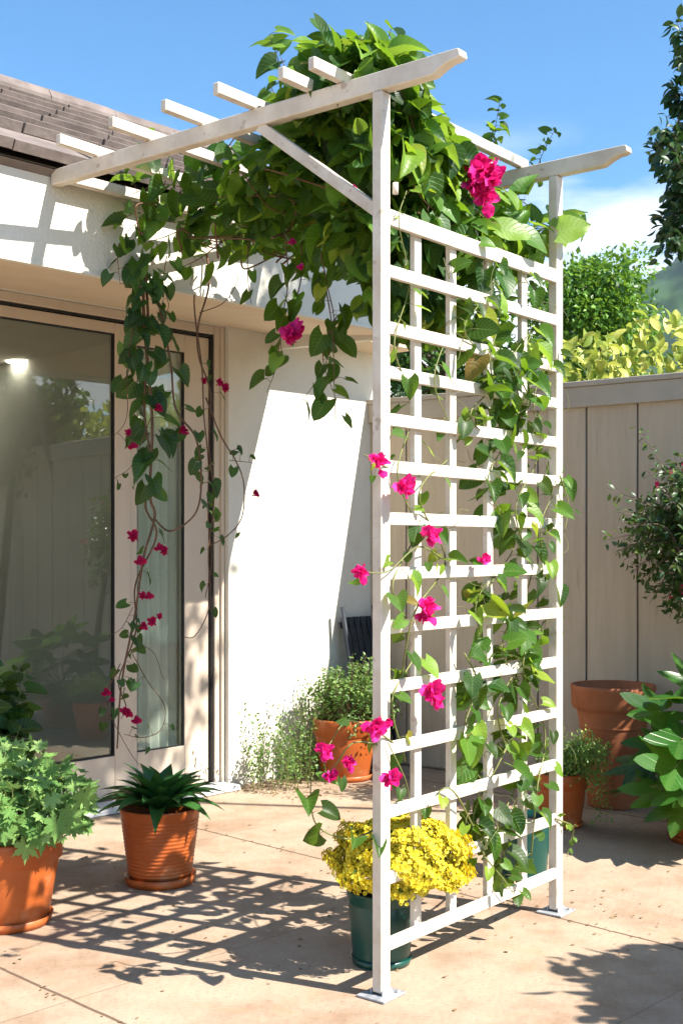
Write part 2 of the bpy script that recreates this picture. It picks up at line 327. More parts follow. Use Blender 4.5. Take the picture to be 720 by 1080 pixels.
# ------------------------------------------------------------ ground
def ground():
    m,nt,out=newmat('patio_concrete'); L=nt.links
    tc=N(nt,'TexCoord'); mp=N(nt,'Mapping'); mp.inputs['Rotation'].default_value=(0,0,-math.atan2(W[1],W[0]))
    L.new(tc.outputs['Object'],mp.inputs['Vector'])
    n1=N(nt,'TexNoise'); n1.inputs['Scale'].default_value=2.2; n1.inputs['Detail'].default_value=9; n1.inputs['Roughness'].default_value=.7; L.new(mp.outputs[0],n1.inputs['Vector'])
    cr=N(nt,'ValToRGB'); e=cr.color_ramp.elements; e[0].position=.34; e[0].color=(.29,.19,.125,1); e[1].position=.7; e[1].color=(.45,.355,.265,1)
    q=e.new(.52); q.color=(.40,.30,.218,1); L.new(n1.outputs['Fac'],cr.inputs[0])
    n2=N(nt,'TexNoise'); n2.inputs['Scale'].default_value=70; n2.inputs['Detail'].default_value=9; n2.inputs['Roughness'].default_value=.75; L.new(mp.outputs[0],n2.inputs['Vector'])
    c2=N(nt,'ValToRGB'); c2.color_ramp.elements[0].position=.28; c2.color_ramp.elements[0].color=(.55,.5,.45,1); c2.color_ramp.elements[1].position=.48; c2.color_ramp.elements[1].color=(1,1,1,1); L.new(n2.outputs['Fac'],c2.inputs[0])
    mx=N(nt,'MixRGB',blend_type='MULTIPLY'); mx.inputs[0].default_value=.8; L.new(cr.outputs[0],mx.inputs[1]); L.new(c2.outputs[0],mx.inputs[2])
    n3=N(nt,'TexNoise'); n3.inputs['Scale'].default_value=7; n3.inputs['Detail'].default_value=8; n3.inputs['Distortion'].default_value=1.2; L.new(mp.outputs[0],n3.inputs['Vector'])
    c3=N(nt,'ValToRGB'); c3.color_ramp.elements[0].position=.58; c3.color_ramp.elements[0].color=(0,0,0,1); c3.color_ramp.elements[1].position=.75; L.new(n3.outputs['Fac'],c3.inputs[0])
    m3=N(nt,'MixRGB'); m3.inputs[2].default_value=(.46,.25,.14,1); mm=N(nt,'Math',operation='MULTIPLY'); mm.inputs[1].default_value=.45; L.new(c3.outputs[0],mm.inputs[0]); L.new(mm.outputs[0],m3.inputs[0]); L.new(mx.outputs[0],m3.inputs[1])
    # slab joints in the rotated frame
    sx=N(nt,'SeparateXYZ'); L.new(mp.outputs[0],sx.inputs[0])
    wob=N(nt,'TexNoise'); wob.inputs['Scale'].default_value=9; L.new(mp.outputs[0],wob.inputs['Vector'])
    wo=N(nt,'Math',operation='MULTIPLY_ADD'); wo.inputs[1].default_value=.008; wo.inputs[2].default_value=-.004; L.new(wob.outputs['Fac'],wo.inputs[0])
    def joint(sock,off,per,wd):
        a=N(nt,'Math',operation='ADD'); a.inputs[1].default_value=-off+per/2+per*40; L.new(sock,a.inputs[0])
        a2=N(nt,'Math',operation='ADD'); L.new(a.outputs[0],a2.inputs[0]); L.new(wo.outputs[0],a2.inputs[1])
        md=N(nt,'Math',operation='MODULO'); md.inputs[1].default_value=per; L.new(a2.outputs[0],md.inputs[0])
        s=N(nt,'Math',operation='SUBTRACT'); s.inputs[1].default_value=per/2; L.new(md.outputs[0],s.inputs[0])
        ab=N(nt,'Math',operation='ABSOLUTE'); L.new(s.outputs[0],ab.inputs[0])
        r=N(nt,'MapRange'); r.inputs['From Min'].default_value=wd*.5; r.inputs['From Max'].default_value=wd; r.inputs['To Min'].default_value=1; r.inputs['To Max'].default_value=0; L.new(ab.outputs[0],r.inputs['Value']); return r.outputs[0]
    j1=joint(sx.outputs[0],1.824,1.48,.0065); j2=joint(sx.outputs[1],2.727,1.115*1.0,.0045)
    jw=N(nt,'Math',operation='MULTIPLY'); jw.inputs[1].default_value=.26; L.new(j2,jw.inputs[0]); jm=N(nt,'Math',operation='MAXIMUM'); L.new(j1,jm.inputs[0]); L.new(jw.outputs[0],jm.inputs[1])
    mj=N(nt,'MixRGB'); mj.inputs[2].default_value=(.10,.06,.04,1); L.new(m3.outputs[0],mj.inputs[1])
    jf=N(nt,'Math',operation='MULTIPLY'); jf.inputs[1].default_value=.85; L.new(jm.outputs[0],jf.inputs[0]); L.new(jf.outputs[0],mj.inputs[0])
    p=N(nt,'BsdfPrincipled'); p.inputs['Roughness'].default_value=.85; p.inputs['Specular IOR Level'].default_value=.25; L.new(mj.outputs[0],p.inputs['Base Color'])
    ht=N(nt,'MixRGB',blend_type='ADD'); ht.inputs[0].default_value=1; L.new(n2.outputs['Fac'],ht.inputs[1])
    iv=N(nt,'Math',operation='MULTIPLY_ADD'); iv.inputs[1].default_value=-4; L.new(jm.outputs[0],iv.inputs[0]); L.new(n2.outputs['Fac'],iv.inputs[2])
    b=N(nt,'Bump'); b.inputs['Strength'].default_value=.5; b.inputs['Distance'].default_value=.003; L.new(iv.outputs[0],b.inputs['Height']); L.new(b.outputs[0],p.inputs['Normal'])
    L.new(p.outputs[0],out.inputs[0])
    # patio sheet and the earth sheet that reaches the horizon
    mb=MB(); s=9; mb.prism([(-s,-4,-.1),(s,-4,-.1),(s,11,-.1),(-s,11,-.1)],(0,0,.1)); struct('patio',mb.mesh('patio'),m)
    gm=surf('dry_grass_ground',(.10,.11,.04),(.20,.17,.08),.95,.3,0,detail=10)
    struct('ground',me_from('ground',[(-1000,-1000,-.06),(1000,-1000,-.06),(1000,1000,-.06),(-1000,1000,-.06)],[(0,1,2,3)]),gm)
ground()
# ------------------------------------------------------------ house
def house():
    h=thing('house','cream stucco house with brown tiled roof and wide glazed sliding door','house',tuple(H(0,0,0)))
    nd=.07                                            # door plane set back from the wall face
    wj,zj=HW(222,355,nd); wr,_=HW(241,600,0)
    zs=2.27; WE=1.03; WL=-5.2; we=.32; zf=2.12; no=-1.06
    # right-hand wall, its return beside the door and header
    mb=MB()
    mb.obox(H(wr,0,0),W*(WE-wr),NN*.25,UP*2.32)
    mb.obox(H(WL,0,zj+.05),W*(wr-WL-.002),NN*.25,UP*(zs+.3-zj-.05))
    mb.obox(H(WL-.2,0,0),W*.2,NN*.25,UP*(zs+.3))
    # back part of the house as a closed shell
    mb.obox(H(WE-.25,.252,0),W*.25,NN*4,UP*2.32)
    mb.obox(H(WL,4.0,0),W*(WE-WL-.252),NN*.25,UP*3.0)
    wall=mb.build('wall',M['stucco'],h)
    # shallow eave on right portion of the wall
    mb=MB(); mb.obox(H(we+.003,-.26,2.255),W*(WE-we+.06),NN*.258,UP*.055,.004); mb.build('eave',M['soffit'],h)
    mb=MB(); mb.obox(H(we+.003,-.27,2.315),W*(WE-we+.08),NN*4.3,UP*.04,.004); mb.build('flat_roof',M['cap'],h)
    # soffit (closed wedge) and fascia
    mb=MB(); mb.prism([H(WL,no+.05,zf+.02),H(WL,-.003,zs),H(WL,-.003,zs+.2),H(WL,no+.05,zs+.05)],W*(we-WL)); mb.build('soffit',M['soffit'],h)
    mb=MB(); mb.obox(H(WL,no,zf),W*(we-WL+.002),NN*.047,UP*.332,.003)
    mb.obox(H(WL,no-.004,zf-.006),W*(we-WL+.004),NN*.002,UP*.012)
    mb.prism([H(we-.05,no+.05,2.43),H(we-.05,no+.05,zf+.03),H(we-.05,no+2.85,zs),H(we-.05,no+2.85,2.43),H(we-.05,no+1.4,2.43+.52*1.32)],W*.048)
    mb.build('fascia',M['stucco'],h)
    # tiled roof: rows of lapped tiles, one mesh
    mb=MB(); tp=.52; depth=1.45; sl=math.hypot(1,tp); rows=8; step=depth/rows
    e0=no-.05; z0=2.445
    mb.prism([H(WL,e0+.02,z0-.012),H(WL,e0+.02+depth,z0-.012+tp*depth),H(WL,e0+.02+depth*2,z0-.012),H(WL,e0+depth*2,z0-.03),H(WL,e0+.02+depth,z0-.05+tp*depth),H(WL,e0+.05,z0-.03)],W*(we-WL+.02))
    tw=.30
    for r in range(rows):
        n0=e0+r*step; zz=z0+tp*(r*step)
        k=0; w=WL+(.15 if r%2 else 0)
        while w<we+.03:
            w1=min(w+tw-.006,we+.05); j=rng.uniform(-.006,.006); jz=rng.uniform(0,.006)
            a=H(w,n0+j-.012,zz+(.040 if r else .004)+jz); bq=H(w,n0+step+.03,zz+tp*(step+.03)+.006)
            up=NN*(-tp)/sl*.036+UP*.036/sl
            mb.prism([a,a+up,bq+up,bq],W*(w1-w),.0015); w+=tw
    mb.build('roof',M['tile'],h)
    mb=MB(); nr=e0+depth; zr=z0+tp*depth+.02; w=WL
    while w<we+.05:
        w1=min(w+.36,we+.06); c0=H(w,nr,zr+rng.uniform(0,.006)); 
        pts=[c0+NN*(.11*math.cos(q))*-1+UP*(.075*math.sin(q)) for q in np.linspace(-.3,math.pi+.3,9)]
        mb.prism(pts,W*(w1-w-.004)); w+=.36
    mb.build('ridge_cap',M['tile'],h)
    # door assembly
    zt=zj
    wa,_=HW(120,600,nd); wb,_=HW(145,600,nd); wc,_=HW(195,600,nd)
    _,zb2=HW(170,790,nd); _,zt2=HW(170,368,nd); _,zb1=HW(120,797,nd); _,zt1=HW(120,352,nd)
    WDL=-4.0
    mb=MB()
    mb.obox(H(wj+.004,nd-.03,0),W*(wr-wj-.006),NN*.10,UP*(zt+.05),.003)     # jamb
    mb.obox(H(wj+.035,nd-.045,0),W*.018,NN*.014,UP*(zt+.05),.002)
    mb.obox(H(WDL,nd-.03,zt+.006),W*(wj-WDL),NN*.10,UP*.043,.003)
    mb.obox(H(WL,0.02,0),W*(WDL-WL-.003),NN*.1,UP*(zt+.048),.003)
    fr=mb.build('door_frame',M['frame'],h)
    mb=MB(); mb.obox(H(wj-.008,nd-.022,.02),W*.007,NN*.04,UP*(zt-.012),0); mb.obox(H(WDL,nd-.022,zt-.006),W*(wj-WDL-.009),NN*.04,UP*.008,0)
    mb.build('gasket',M['rubber'],h)
    # threshold step
    mb=MB(); mb.obox(H(WDL,-.10,.002),W*(wr-WDL-.004),NN*.155,UP*.026,.004); mb.build('threshold',M['alu'],h)
    # fixed narrow leaf
    def leaf(w0,w1,g0,g1,zb,ztp,nn,label):
        mb=MB(); e=.0
        mb.obox(H(w0,nn,.03),W*(g0-w0),NN*.045,UP*(zt-.04),.003)
        mb.obox(H(g1,nn,.03),W*(w1-g1),NN*.045,UP*(zt-.04),.003)
        mb.obox(H(g0+.001,nn,.03),W*(g1-g0-.002),NN*.045,UP*(zb-.03),.002)
        mb.obox(H(g0+.001,nn,ztp),W*(g1-g0-.002),NN*.045,UP*(zt-.01-ztp),.002)
        d=mb.build('door',M['frame'],h); d['label']=label
        mb=MB(); g=.006 if g1-g0>.4 else .004
        for q in ((g0,g0+g),(g1-g,g1)): mb.obox(H(q[0],nn+.004,zb),W*g,NN*.02,UP*(ztp-zb))
        mb.obox(H(g0+g,nn+.004,zb),W*(g1-g0-2*g),NN*.02,UP*g); mb.obox(H(g0+g,nn+.004,ztp-g),W*(g1-g0-2*g),NN*.02,UP*g)
        mb.build('glazing_bead',M['rubber'],d)
        mb=MB(); mb.obox(H(g0+.004,nn+.018,zb+.004),W*(g1-g0-.008),NN*.004,UP*(ztp-zb-.008)); mb.build('glass',M['glass'],d)
        return d
    leaf(wb-.045,wj-.010,wb,wc,zb2,zt2,nd,'narrow fixed leaf with pale curtain behind its glass')
    d=leaf(-2.35,wb-.046,-2.24,wa,zb1,zt1,nd-.012,'wide sliding leaf reflecting the garden')
    leaf(-4.0,-2.352,-3.9,-2.45,zb1,zt1,nd,'far left glazed leaf')
    # room behind the glass
    mb=MB()
    rb=3.4
    mb.obox(H(-4.5,.33,-.01),W*(4.5+wr),NN*rb,UP*.02); 
    mb.build('room_floor',M['roomfloor'],h)
    mb=MB()
    mb.obox(H(-4.5,.33+rb,0),W*(4.5+wr),NN*.1,UP*2.4); mb.obox(H(-4.6,.33,0),W*.1,NN*rb,UP*2.4); mb.obox(H(wr,.33,0),W*.1,NN*rb,UP*2.4)
    mb.obox(H(-4.5,.33,2.3),W*(4.5+wr),NN*rb,UP*.1)
    mb.obox(H(-1.35,.33+rb-.5,0),W*.28,NN*.5,UP*2.3); mb.obox(H(-2.9,.33+rb-.02,.9),W*1.2,NN*.01,UP*.06)
    mb.build('room_wall',M['room'],h)
    # curtain
    V=[];Fc=[];n=60
    for i in range(n+1):
        w=wb-.03+(wj-wb+.03)*i/n; off=.085+.015*math.sin(i*.9)+.006*math.sin(i*2.3)
        V+= [H(w,nd+off,.05),H(w,nd+off,zt+.02)]
    for i in range(n): Fc.append((2*i,2*i+2,2*i+3,2*i+1))
    mesh_obj('curtain',me_from('curtain',V,Fc,True),M['curtain'],h)
    for (uu,vv) in ((22,382),(-55,386),(-150,380)):  # one real downlight; the two off-frame ones are added to brighten the room
        p=hit(uu,vv,np.array([0,0,2.295]),UP); c=p
        mb=MB(); mb.lathe([(0,-.004),(.075,-.004),(.085,0)],tuple(c),24); mb.build('ceiling_and_fill_light',M['lamp'],h)
house()
# ------------------------------------------------------------ pergola with trellis
def pergola():
    g=thing('pergola','white wooden pergola with tall lattice trellis panel standing on the patio','pergola',tuple(PG(0,0,0)))
    pB,pA=.032,.040; HT=2.385
    for a in (0,LT_):
        mb=MB(); mb.obox(PG(-pB/2,a-pA/2,.012),A*pA,B*pB,UP*(HT-.012),.003); mb.build('post',M['paint'],g)
        mb=MB(); mb.obox(PG(-.045,a-.05,.001),A*.10,B*.09,UP*.006,.001)
        for q in (-1,1):
            mb.obox(PG(-pB/2-.004 if q<0 else pB/2+.001,a-.022,.0075),A*.044,B*.003,UP*.014)
            mb.lathe([(0,.012),(.006,.012),(.006,.007)],tuple(PG(q*.033,a+.03,0)),8)
        mb.build('base_plate',M['plate'],g)
    def beam(a,t1):
        th=.036; b=2.386; t=b+.05
        prof=[(-.255,t-.004),(-.258,t-.020),(-.245,t-.026),(-.225,t-.027),(-.20,t-.036),(-.175,b+.001),(-.16,b),(t1,b),(t1,t),(-.25,t)]
        mb=MB(); mb.prism([PG(x,a-th/2,z) for x,z in prof],A*th,.002); mb.build('beam',M['paint'],g)
    beam(0,1.352); beam(LT_,1.262)
    for i,t in enumerate((1.129,.884,.657,.4475,.235,.128)):
        w=.024; a0=-.165 if i<4 else -.135; a1=LT_+(.03 if i>3 else -.01)
        z=2.437
        mb=MB(); mb.obox(PG(t-w/2,a0,z),A*(a1-a0),B*w,UP*.034,.003); mb.build('rafter',M['paint'],g)
    # brace from beam to front post
    p=PG(.43,0,2.388); q=PG(.012,0,2.075); d=unit(q-p); n=np.cross(d,A)
    mb=MB(); mb.obox(p-A*.011-n*.016,A*.022,n*.032,(q-p),.002); mb.build('brace',M['paint'],g)
    # short wall brace below the far beam, along the fascia
    wz=H(0,-1.06,0); p=hit(160,276,H(0,-1.09,0),NN); q=hit(279,250,H(0,-1.09,0),NN); d=unit(q-p)
    mb=MB(); mb.obox(p-NN*.014-UP*.014,NN*.022,UP*.028,(q-p),.002); mb.build('brace',M['paint'],g)
    # ledger along the roof edge
    p=H(HW(70,190,-1.1)[0],-1.118,2.395); q=H(HW(285,230,-1.1)[0],-1.118,2.395)
    mb=MB(); mb.obox(p,q-p,NN*.03,UP*.034,.002); mb.build('ledger',M['paint'],g)
    rails=[228,285,345,392,442,492,547,605,662,725,790,857,927,997]
    for i,v in enumerate(rails):
        z=(1050-v)/399.2; hh=.044 if i in(0,) else .034
        mb=MB(); mb.obox(PG(-.015,pA/2+.0005,z-hh/2),A*(LT_-pA-.001),B*.014,UP*hh,.002); mb.build('rail',M['paint'],g)
    zt=(1050-228)/399.2+.018; zb=(1050-997)/399.2-.012
    for u in (441,478,517,553):
        a=(TP(u,577,0)-P0)@A; w=.032
        mb=MB(); mb.obox(PG(.0,a-w/2,zb),A*w,B*.018,UP*(zt-zb),.002); mb.build('slat',M['paint'],g)
    for a in (0,LT_):
        for z in (.14,.9,1.55,2.04,2.36):
            mb=MB(); q=PG(-.0165,a+rng.uniform(-.006,.006),z+rng.uniform(-.006,.006))
            pts=[q+A*.0035*math.cos(w)+UP*.0035*math.sin(w) for w in np.linspace(0,2*math.pi,9)[:-1]]
            mb.prism(pts,-B*.0015); mb.build('screw_head',M['alu'],g)
    # small bolt on the front post
    mb=MB(); mb.lathe([(0,.0),(.008,0),(.008,.03),(0,.03)],tuple(PG(-.024,.03,2.12)),10); mb.build('bolt',M['paint'],g)
pergola()
# ------------------------------------------------------------ fence
def fence():
    d=np.array([math.cos(R(37)),-math.sin(R(37)),0]); nb=np.array([math.sin(R(37)),math.cos(R(37)),0])
    p0=np.array([.157,6.78,0])-d*.02+nb*.0; Ht=1.985; Lf=7.2
    f=thing('fence','tall taupe board fence with a grey capping rail behind the pots','fence',tuple(p0))
    mb=MB(); x=0; w=.265
    xs=[]; 
    while x<Lf:
        mb.obox(p0+d*x+nb*rng.uniform(0,.003)+UP*.012,d*(w-.009),nb*.022,UP*(Ht-.1),.002); x+=w
    mb.obox(p0+nb*.026,d*Lf,nb*.02,UP*(Ht-.1))
    mb.build('board_panel',M['fence'],f)
    mb=MB(); mb.obox(p0-nb*.022+UP*(Ht-.115),d*Lf,nb*.10,UP*.10,.003); mb.obox(p0-nb*.032+UP*(Ht-.0145),d*Lf,nb*.12,UP*.026,.003)
    mb.build('cap_rail',M['cap'],f)
    # second run at the off-frame right side
    return d,nb,p0
FD,FN,FP=fence()
# ------------------------------------------------------------ pots and plants
def pot_mesh(c,rr,rb,h,style,mat,parent,z0=0.0):
    mb=MB(); pr=[(0,z0+.002),(rb*.97,z0+.002),(rb,z0+.008)]
    if style=='ribbed':
        n=15; zz0=.03
        pr.append((rb*1.0,zz0+z0))
        hh=h*.93
        for i in range(n*4):
            t=i/(n*4-1); z=z0+zz0+(hh-zz0)*t*.93; r=rb+(rr-rb)*(z-z0)/h+.0014*math.cos(2*math.pi*i/4)
            pr.append((r,z))
        pr+=[(rr*.985,z0+hh),(rr*1.01,z0+hh+.006),(rr*1.01,z0+h-.004),(rr*1.0,z0+h),(rr*.95,z0+h-.002),(rr*.93,z0+h*.82),(rr*.9,z0+h*.8)]
    elif style=='band':
        pr+=[(rb+(rr-rb)*.72,z0+h*.70),(rr*.93,z0+h*.72),(rr*.99,z0+h*.745),(rr,z0+h*.98),(rr*.985,z0+h),(rr*.90,z0+h),(rr*.86,z0+h*.82)]
    elif style=='tall':
        pr+=[(rb+(rr*.74-rb)*.55,z0+h*.35),(rr*.76,z0+h*.62),(rr*.77,z0+h*.645),(rr*.80,z0+h*.65),(rr*.82,z0+h*.665),(rr*.80,z0+h*.68),(rr*.82,z0+h*.78),(rr*.96,z0+h*.81),(rr,z0+h*.835),(rr*1.01,z0+h*.96),(rr*1.03,z0+h*.975),(rr*1.02,z0+h),(rr*.93,z0+h),(rr*.85,z0+h*.75),(rr*.7,z0+h*.5)]
    elif style=='plastic':
        pr+=[(rb*1.03,z0+.02),(rb+(rr-rb)*.80,z0+h*.82),(rr*.955,z0+h*.83),(rr*.985,z0+h*.85),(rr,z0+h*.97),(rr*1.02,z0+h*.98),(rr*1.02,z0+h),(rr*.96,z0+h),(rr*.94,z0+h*.85)]
    mb.lathe(pr,c,64); return mb.build('pot',mat,parent)
def soil(c,r,z,parent):
    mb=MB(); mb.lathe([(r,z-.01),(r*.7,z+.004),(r*.3,z+.008),(0,z+.01)],c,28); mb.build('soil',M['soil'],parent)
def saucer(c,r,mat,parent,h=.022):
    mb=MB(); mb.lathe([(0,.001),(r*.93,.001),(r,h),(r*.97,h),(r*.91,.008),(0,.008)],c,56); mb.build('saucer',mat,parent)
GP=lambda u,v,dz=0: (lambda Z: np.array([(u-CX)/F*Z,Z,0]))(1531/(v-577))
# 1 dracaena
def straps(c,z,parent,n=34,L=.22,w=.02,mat=None):
    V=[];Fc=[]
    for i in range(n):
        a=i*2.39996; lay=i/n; el=R(30+52*lay)+rng.uniform(-.1,.1); ln=L*(1-.25*lay)*rng.uniform(.85,1.12); ww=w*rng.uniform(.85,1.15)
        hd=np.array([math.cos(a),math.sin(a),0]); sd=np.array([-math.sin(a),math.cos(a),0]); k=9; p=np.array([c[0],c[1],z])+hd*.012; e=el; b=len(V)
        for j in range(k+1):
            t=j/k; wd=ww*(.55+1.0*math.sin(math.pi*min(1,t*.9+.12))**.8)*(1-t**4) +.0006
            nrm=-hd*math.sin(e)+UP*math.cos(e)
            V+=[p-sd*wd+nrm*wd*.45,p-sd*wd*.5+nrm*wd*.1,p,p+sd*wd*.5+nrm*wd*.1,p+sd*wd+nrm*wd*.45]
            p=p+(hd*math.cos(e)+UP*math.sin(e))*ln/k; e-=R(7.5)*(1.1-.4*lay)
        for j in range(k):
            for q in range(4):
                x=b+j*5+q; Fc.append((x,x+1,x+6,x+5))
    mesh_obj('foliage',me_from('foliage',V,Fc,True),mat,parent)
c=GP(169,930); t=thing('potted_plant','strappy dark green rosette plant in a ribbed orange pot before the door','potted plant',tuple(c))
saucer(tuple(c),.128,M['terra'],t,.032); pot_mesh(tuple(c),.142,.108,.262,'ribbed',M['terra'],t,.008); soil(tuple(c),.133,.225,t)
straps(c,.245,t,40,.26,.021,M['strap'])
# 2 geranium like plant at left edge
c=np.array([(8-CX)/F*3.87,3.87,0]); t=thing('potted_plant','orange pot with pale lacy scalloped leaves spilling over at the left edge','potted plant',tuple(c))
saucer(tuple(c),.143,M['terra'],t,.03); pot_mesh(tuple(c),.172,.128,.27,'band',M['terra'],t,.008); soil(tuple(c),.152,.24,t)
L1=Leaves(); st=MB()
for _ in range(800):
    d=unit(rv()*np.array([1,1,.75])); 
    if d[2]<-.35: continue
    p=c+np.array([.03,-.02,.36])+d*np.array([.23,.22,.215])*rng.uniform(.5,1.04)
    if p[2]<.17: continue
    L1.add(p,unit(d*.6-UP*.25+rv(.35)),unit(d*.6+UP*.6+VIEW*.5+rv(.3)),rng.uniform(.034,.062))
    if rng.random()<.3: st.tube([c+UP*.24+d*[.08,.08,0],c+np.array([.02,0,.3])+d*.1,p],.003,.0018,5)
# a drooping pair in front of the pot
for (u,v) in ((28,905),(18,880),(45,893),(60,880),(75,870),(90,850),(8,895)):
    p=U(u,v-12,3.68+rng.uniform(-.02,.05)); L1.add(p,unit(-UP+rv(.25)),unit(VIEW+TOSUN*.5+rv(.2)),rng.uniform(.07,.09))
L1.build('foliage',M['gera'],t,LOBED); st.build('stem',M['gstem'],t)
# 3 darker taller plant behind it
c3=GP(-12,935); t=thing('potted_plant','darker green leafy plant rising behind the pale lacy one at the left edge','potted plant',tuple(c3))
pot_mesh(tuple(c3),.13,.10,.22,'band',M['terra2'],t); soil(tuple(c3),.115,.19,t)
L1=Leaves(); st=MB()
for i in range(16):
    a=rng.uniform(0,6.28); e=c3+np.array([math.cos(a)*.13,math.sin(a)*.13,rng.uniform(.45,.80)]); 
    path=catmull([c3+UP*.19,c3+(e-c3)*.5+UP*.1,e],6); st.tube(path,.004,.0015,5); along(L1,st,path[5:],.022,(.05,.085),.02,.5,.2)
L1.build('foliage',M['hang'],t,HEART); st.build('stem',M['gstem'],t)
# 4 wall pot with fine shrub
c=GP(364,818); c[1]=6.28; c[0]=(364-CX)/F*6.28; t=thing('potted_plant','terracotta pot with a bushy fine leaved shrub against the white wall','potted plant',tuple(c))
saucer(tuple(c),.145,M['terra'],t,.03); pot_mesh(tuple(c),.165,.125,.305,'band',M['terra'],t,.006); soil(tuple(c),.147,.27,t)
L1=Leaves(); st=MB()
for i in range(190):
    d=unit(rv()*np.array([1,1,.8])+UP*.35); e=c+np.array([.05,-.02,.40])+d*np.array([.26,.22,.24])*rng.uniform(.75,1.08)
    b=c+UP*.28+d*[.06,.06,0]; path=catmull([b,(b+e)/2+rv(.015),e],4); st.tube(path,.002,.0008,4); along(L1,None,path[3:],.006,(.014,.026),.013,.8,.0)
L1.build('foliage',M['shrub'],t,TINY); st.build('stem',M['stem'],t)
# 5 weeds at wall foot
t=thing('weed_plant','loose dry weedy stems growing up against the foot of the white wall','plant',tuple(H(.18,-.1,0)))
L1=Leaves(); st=MB()
for i in range(75):
    w=rng.uniform(-.02,.50); b=H(w,-.06-rng.uniform(0,.22),0); hh=rng.uniform(.12,.34) if rng.random()<.75 else rng.uniform(.35,.55)
    e=b+UP*hh+NN*rng.uniform(-.05,.05)+W*rng.uniform(-.12,.12); path=catmull([b,(b+e)/2+rv(.02)*[1,1,0],e],5); st.tube(path,.0018,.0007,4); along(L1,None,path[2:],.010,(.012,.024),.012,.8,.0)
L1.build('foliage',M['shrub'],t,TINY); st.build('stem',M['gstem'],t)
# litter on ground by wall
L1=Leaves()
for i in range(420):
    p=H(rng.uniform(-.05,.75),-rng.uniform(.02,.55)**1.0,.004); 
    if rng.random()<.5: p=H(rng.uniform(-.05,.6),-rng.uniform(.02,.3),.004)
    L1.add(p,unit(rv()*[1,1,.05]),unit(UP+rv(.25)),rng.uniform(.010,.024))
o=L1.build('leaf_litter',M['litter'],None,TINY); o['label']='dry brown leaf litter scattered on the patio by the white wall'; o['category']='leaf litter'; o['kind']='stuff'
L1=Leaves()
for i in range(620):
    k=rng.random()
    if k<.45: p=np.array([rng.uniform(-1.6,1.4),rng.uniform(3.0,6.0),.003])
    elif k<.7: w=1.824+1.48*rng.integers(0,3); n=rng.uniform(1.0,4.2); p=W*(w+rng.normal(0,.012))+NN*n+UP*.003
    else: p=np.array([.4,4.2,.003])+rng.normal(0,.35,3)*[1,1,0]
    L1.add(p,unit(rv()*[1,1,.05]),unit(UP+rv(.3)),rng.uniform(.006,.020))
o=L1.build('leaf_debris',M['litter'],None,TINY); o['label']='small dry leaf bits strewn thinly over the open patio'; o['category']='leaf litter'; o['kind']='stuff'
L1=Leaves()
# dark leaning slatted panel in the corner
t=thing('folded_chair','dark slatted folded garden chair leaning in the corner behind the bushy pot','folded chair',tuple(H(.86,-.12,0)))
base=H(.82,-.16,0)
lean=unit(NN*.14-W*.10+UP)
for k in range(5):
    mb=MB(); q=base+W*(k*.048); mb.obox(q,W*.034,NN*.016,lean*.82,.002); mb.build('slat',M['dark'],t)
for zz in (.08,.45,.76):
    mb=MB(); mb.obox(base+lean*zz+NN*.017-W*.01,W*.25,NN*.014,lean*.035,.002); mb.build('crossbar',M['dark'],t)
for s in (-.02,.225):
    mb=MB(); mb.tube([base+W*s-NN*.02,base+W*s-NN*.03+lean*.88],.011,n=8); mb.build('frame_tube',M['dark'],t)
# 6 yellow mums
c=np.array([(402-CX)/F*3.50,3.50,0]); t=thing('potted_plant','green plastic pot of yellow chrysanthemums at the front trellis post','potted plant',tuple(c))
saucer(tuple(c),.088,M['greenpot'],t,.022); pot_mesh(tuple(c),.098,.080,.205,'plastic',M['greenpot'],t,.004); soil(tuple(c),.088,.18,t)
cc=np.array([.166,3.462,.296]); L1=Leaves(); L2=Leaves(); st=MB()
def lump(d): return 1+.10*math.sin(d[0]*7+1)*math.sin(d[1]*6)+.08*math.sin(d[2]*9+d[0]*5)+.05*math.sin(d[0]*19+d[2]*13)
for i in range(11000):
    d=unit(rv()); 
    if d[2]<-.42: continue
    R3=np.array([.197,.19,.134]); q=lump(d)*(rng.uniform(.86,1.0)if rng.random()<.85 else rng.uniform(.5,.9))
    p=cc+d*R3*q
    L1.add(p,unit(np.cross(d+rv(.2),rv())),unit(d+rv(.35)+UP*.2),rng.uniform(.0095,.017))
for i in range(1500):
    d=unit(rv()); 
    if d[2]<-.5: continue
    p=cc+d*np.array([.185,.17,.115])*lump(d)*rng.uniform(.7,.97); L2.add(p,unit(d+rv(.5)),unit(UP+rv(.5)),rng.uniform(.014,.028))
for i in range(60):
    d=unit(rv()+UP*.5); st.tube([c+UP*.18,cc+d*[.15,.14,.08]],.0022,.001,4)
L1.build('blossoms',M['mum'],t,MUM,stuff=True); L2.build('foliage',M['mumleaf'],t,OVAL); st.build('stem',M['gstem'],t)
# 7 second green pot, root of the trellis vine
cg=np.array([(552-CX)/F*4.42,4.42,0]); t=thing('plant_pot','smaller green plastic pot with vine stems behind the far trellis post','plant pot',tuple(cg))
saucer(tuple(cg),.085,M['greenpot'],t,.02); pot_mesh(tuple(cg),.10,.080,.215,'plastic',M['greenpot'],t,.004); soil(tuple(cg),.09,.19,t)
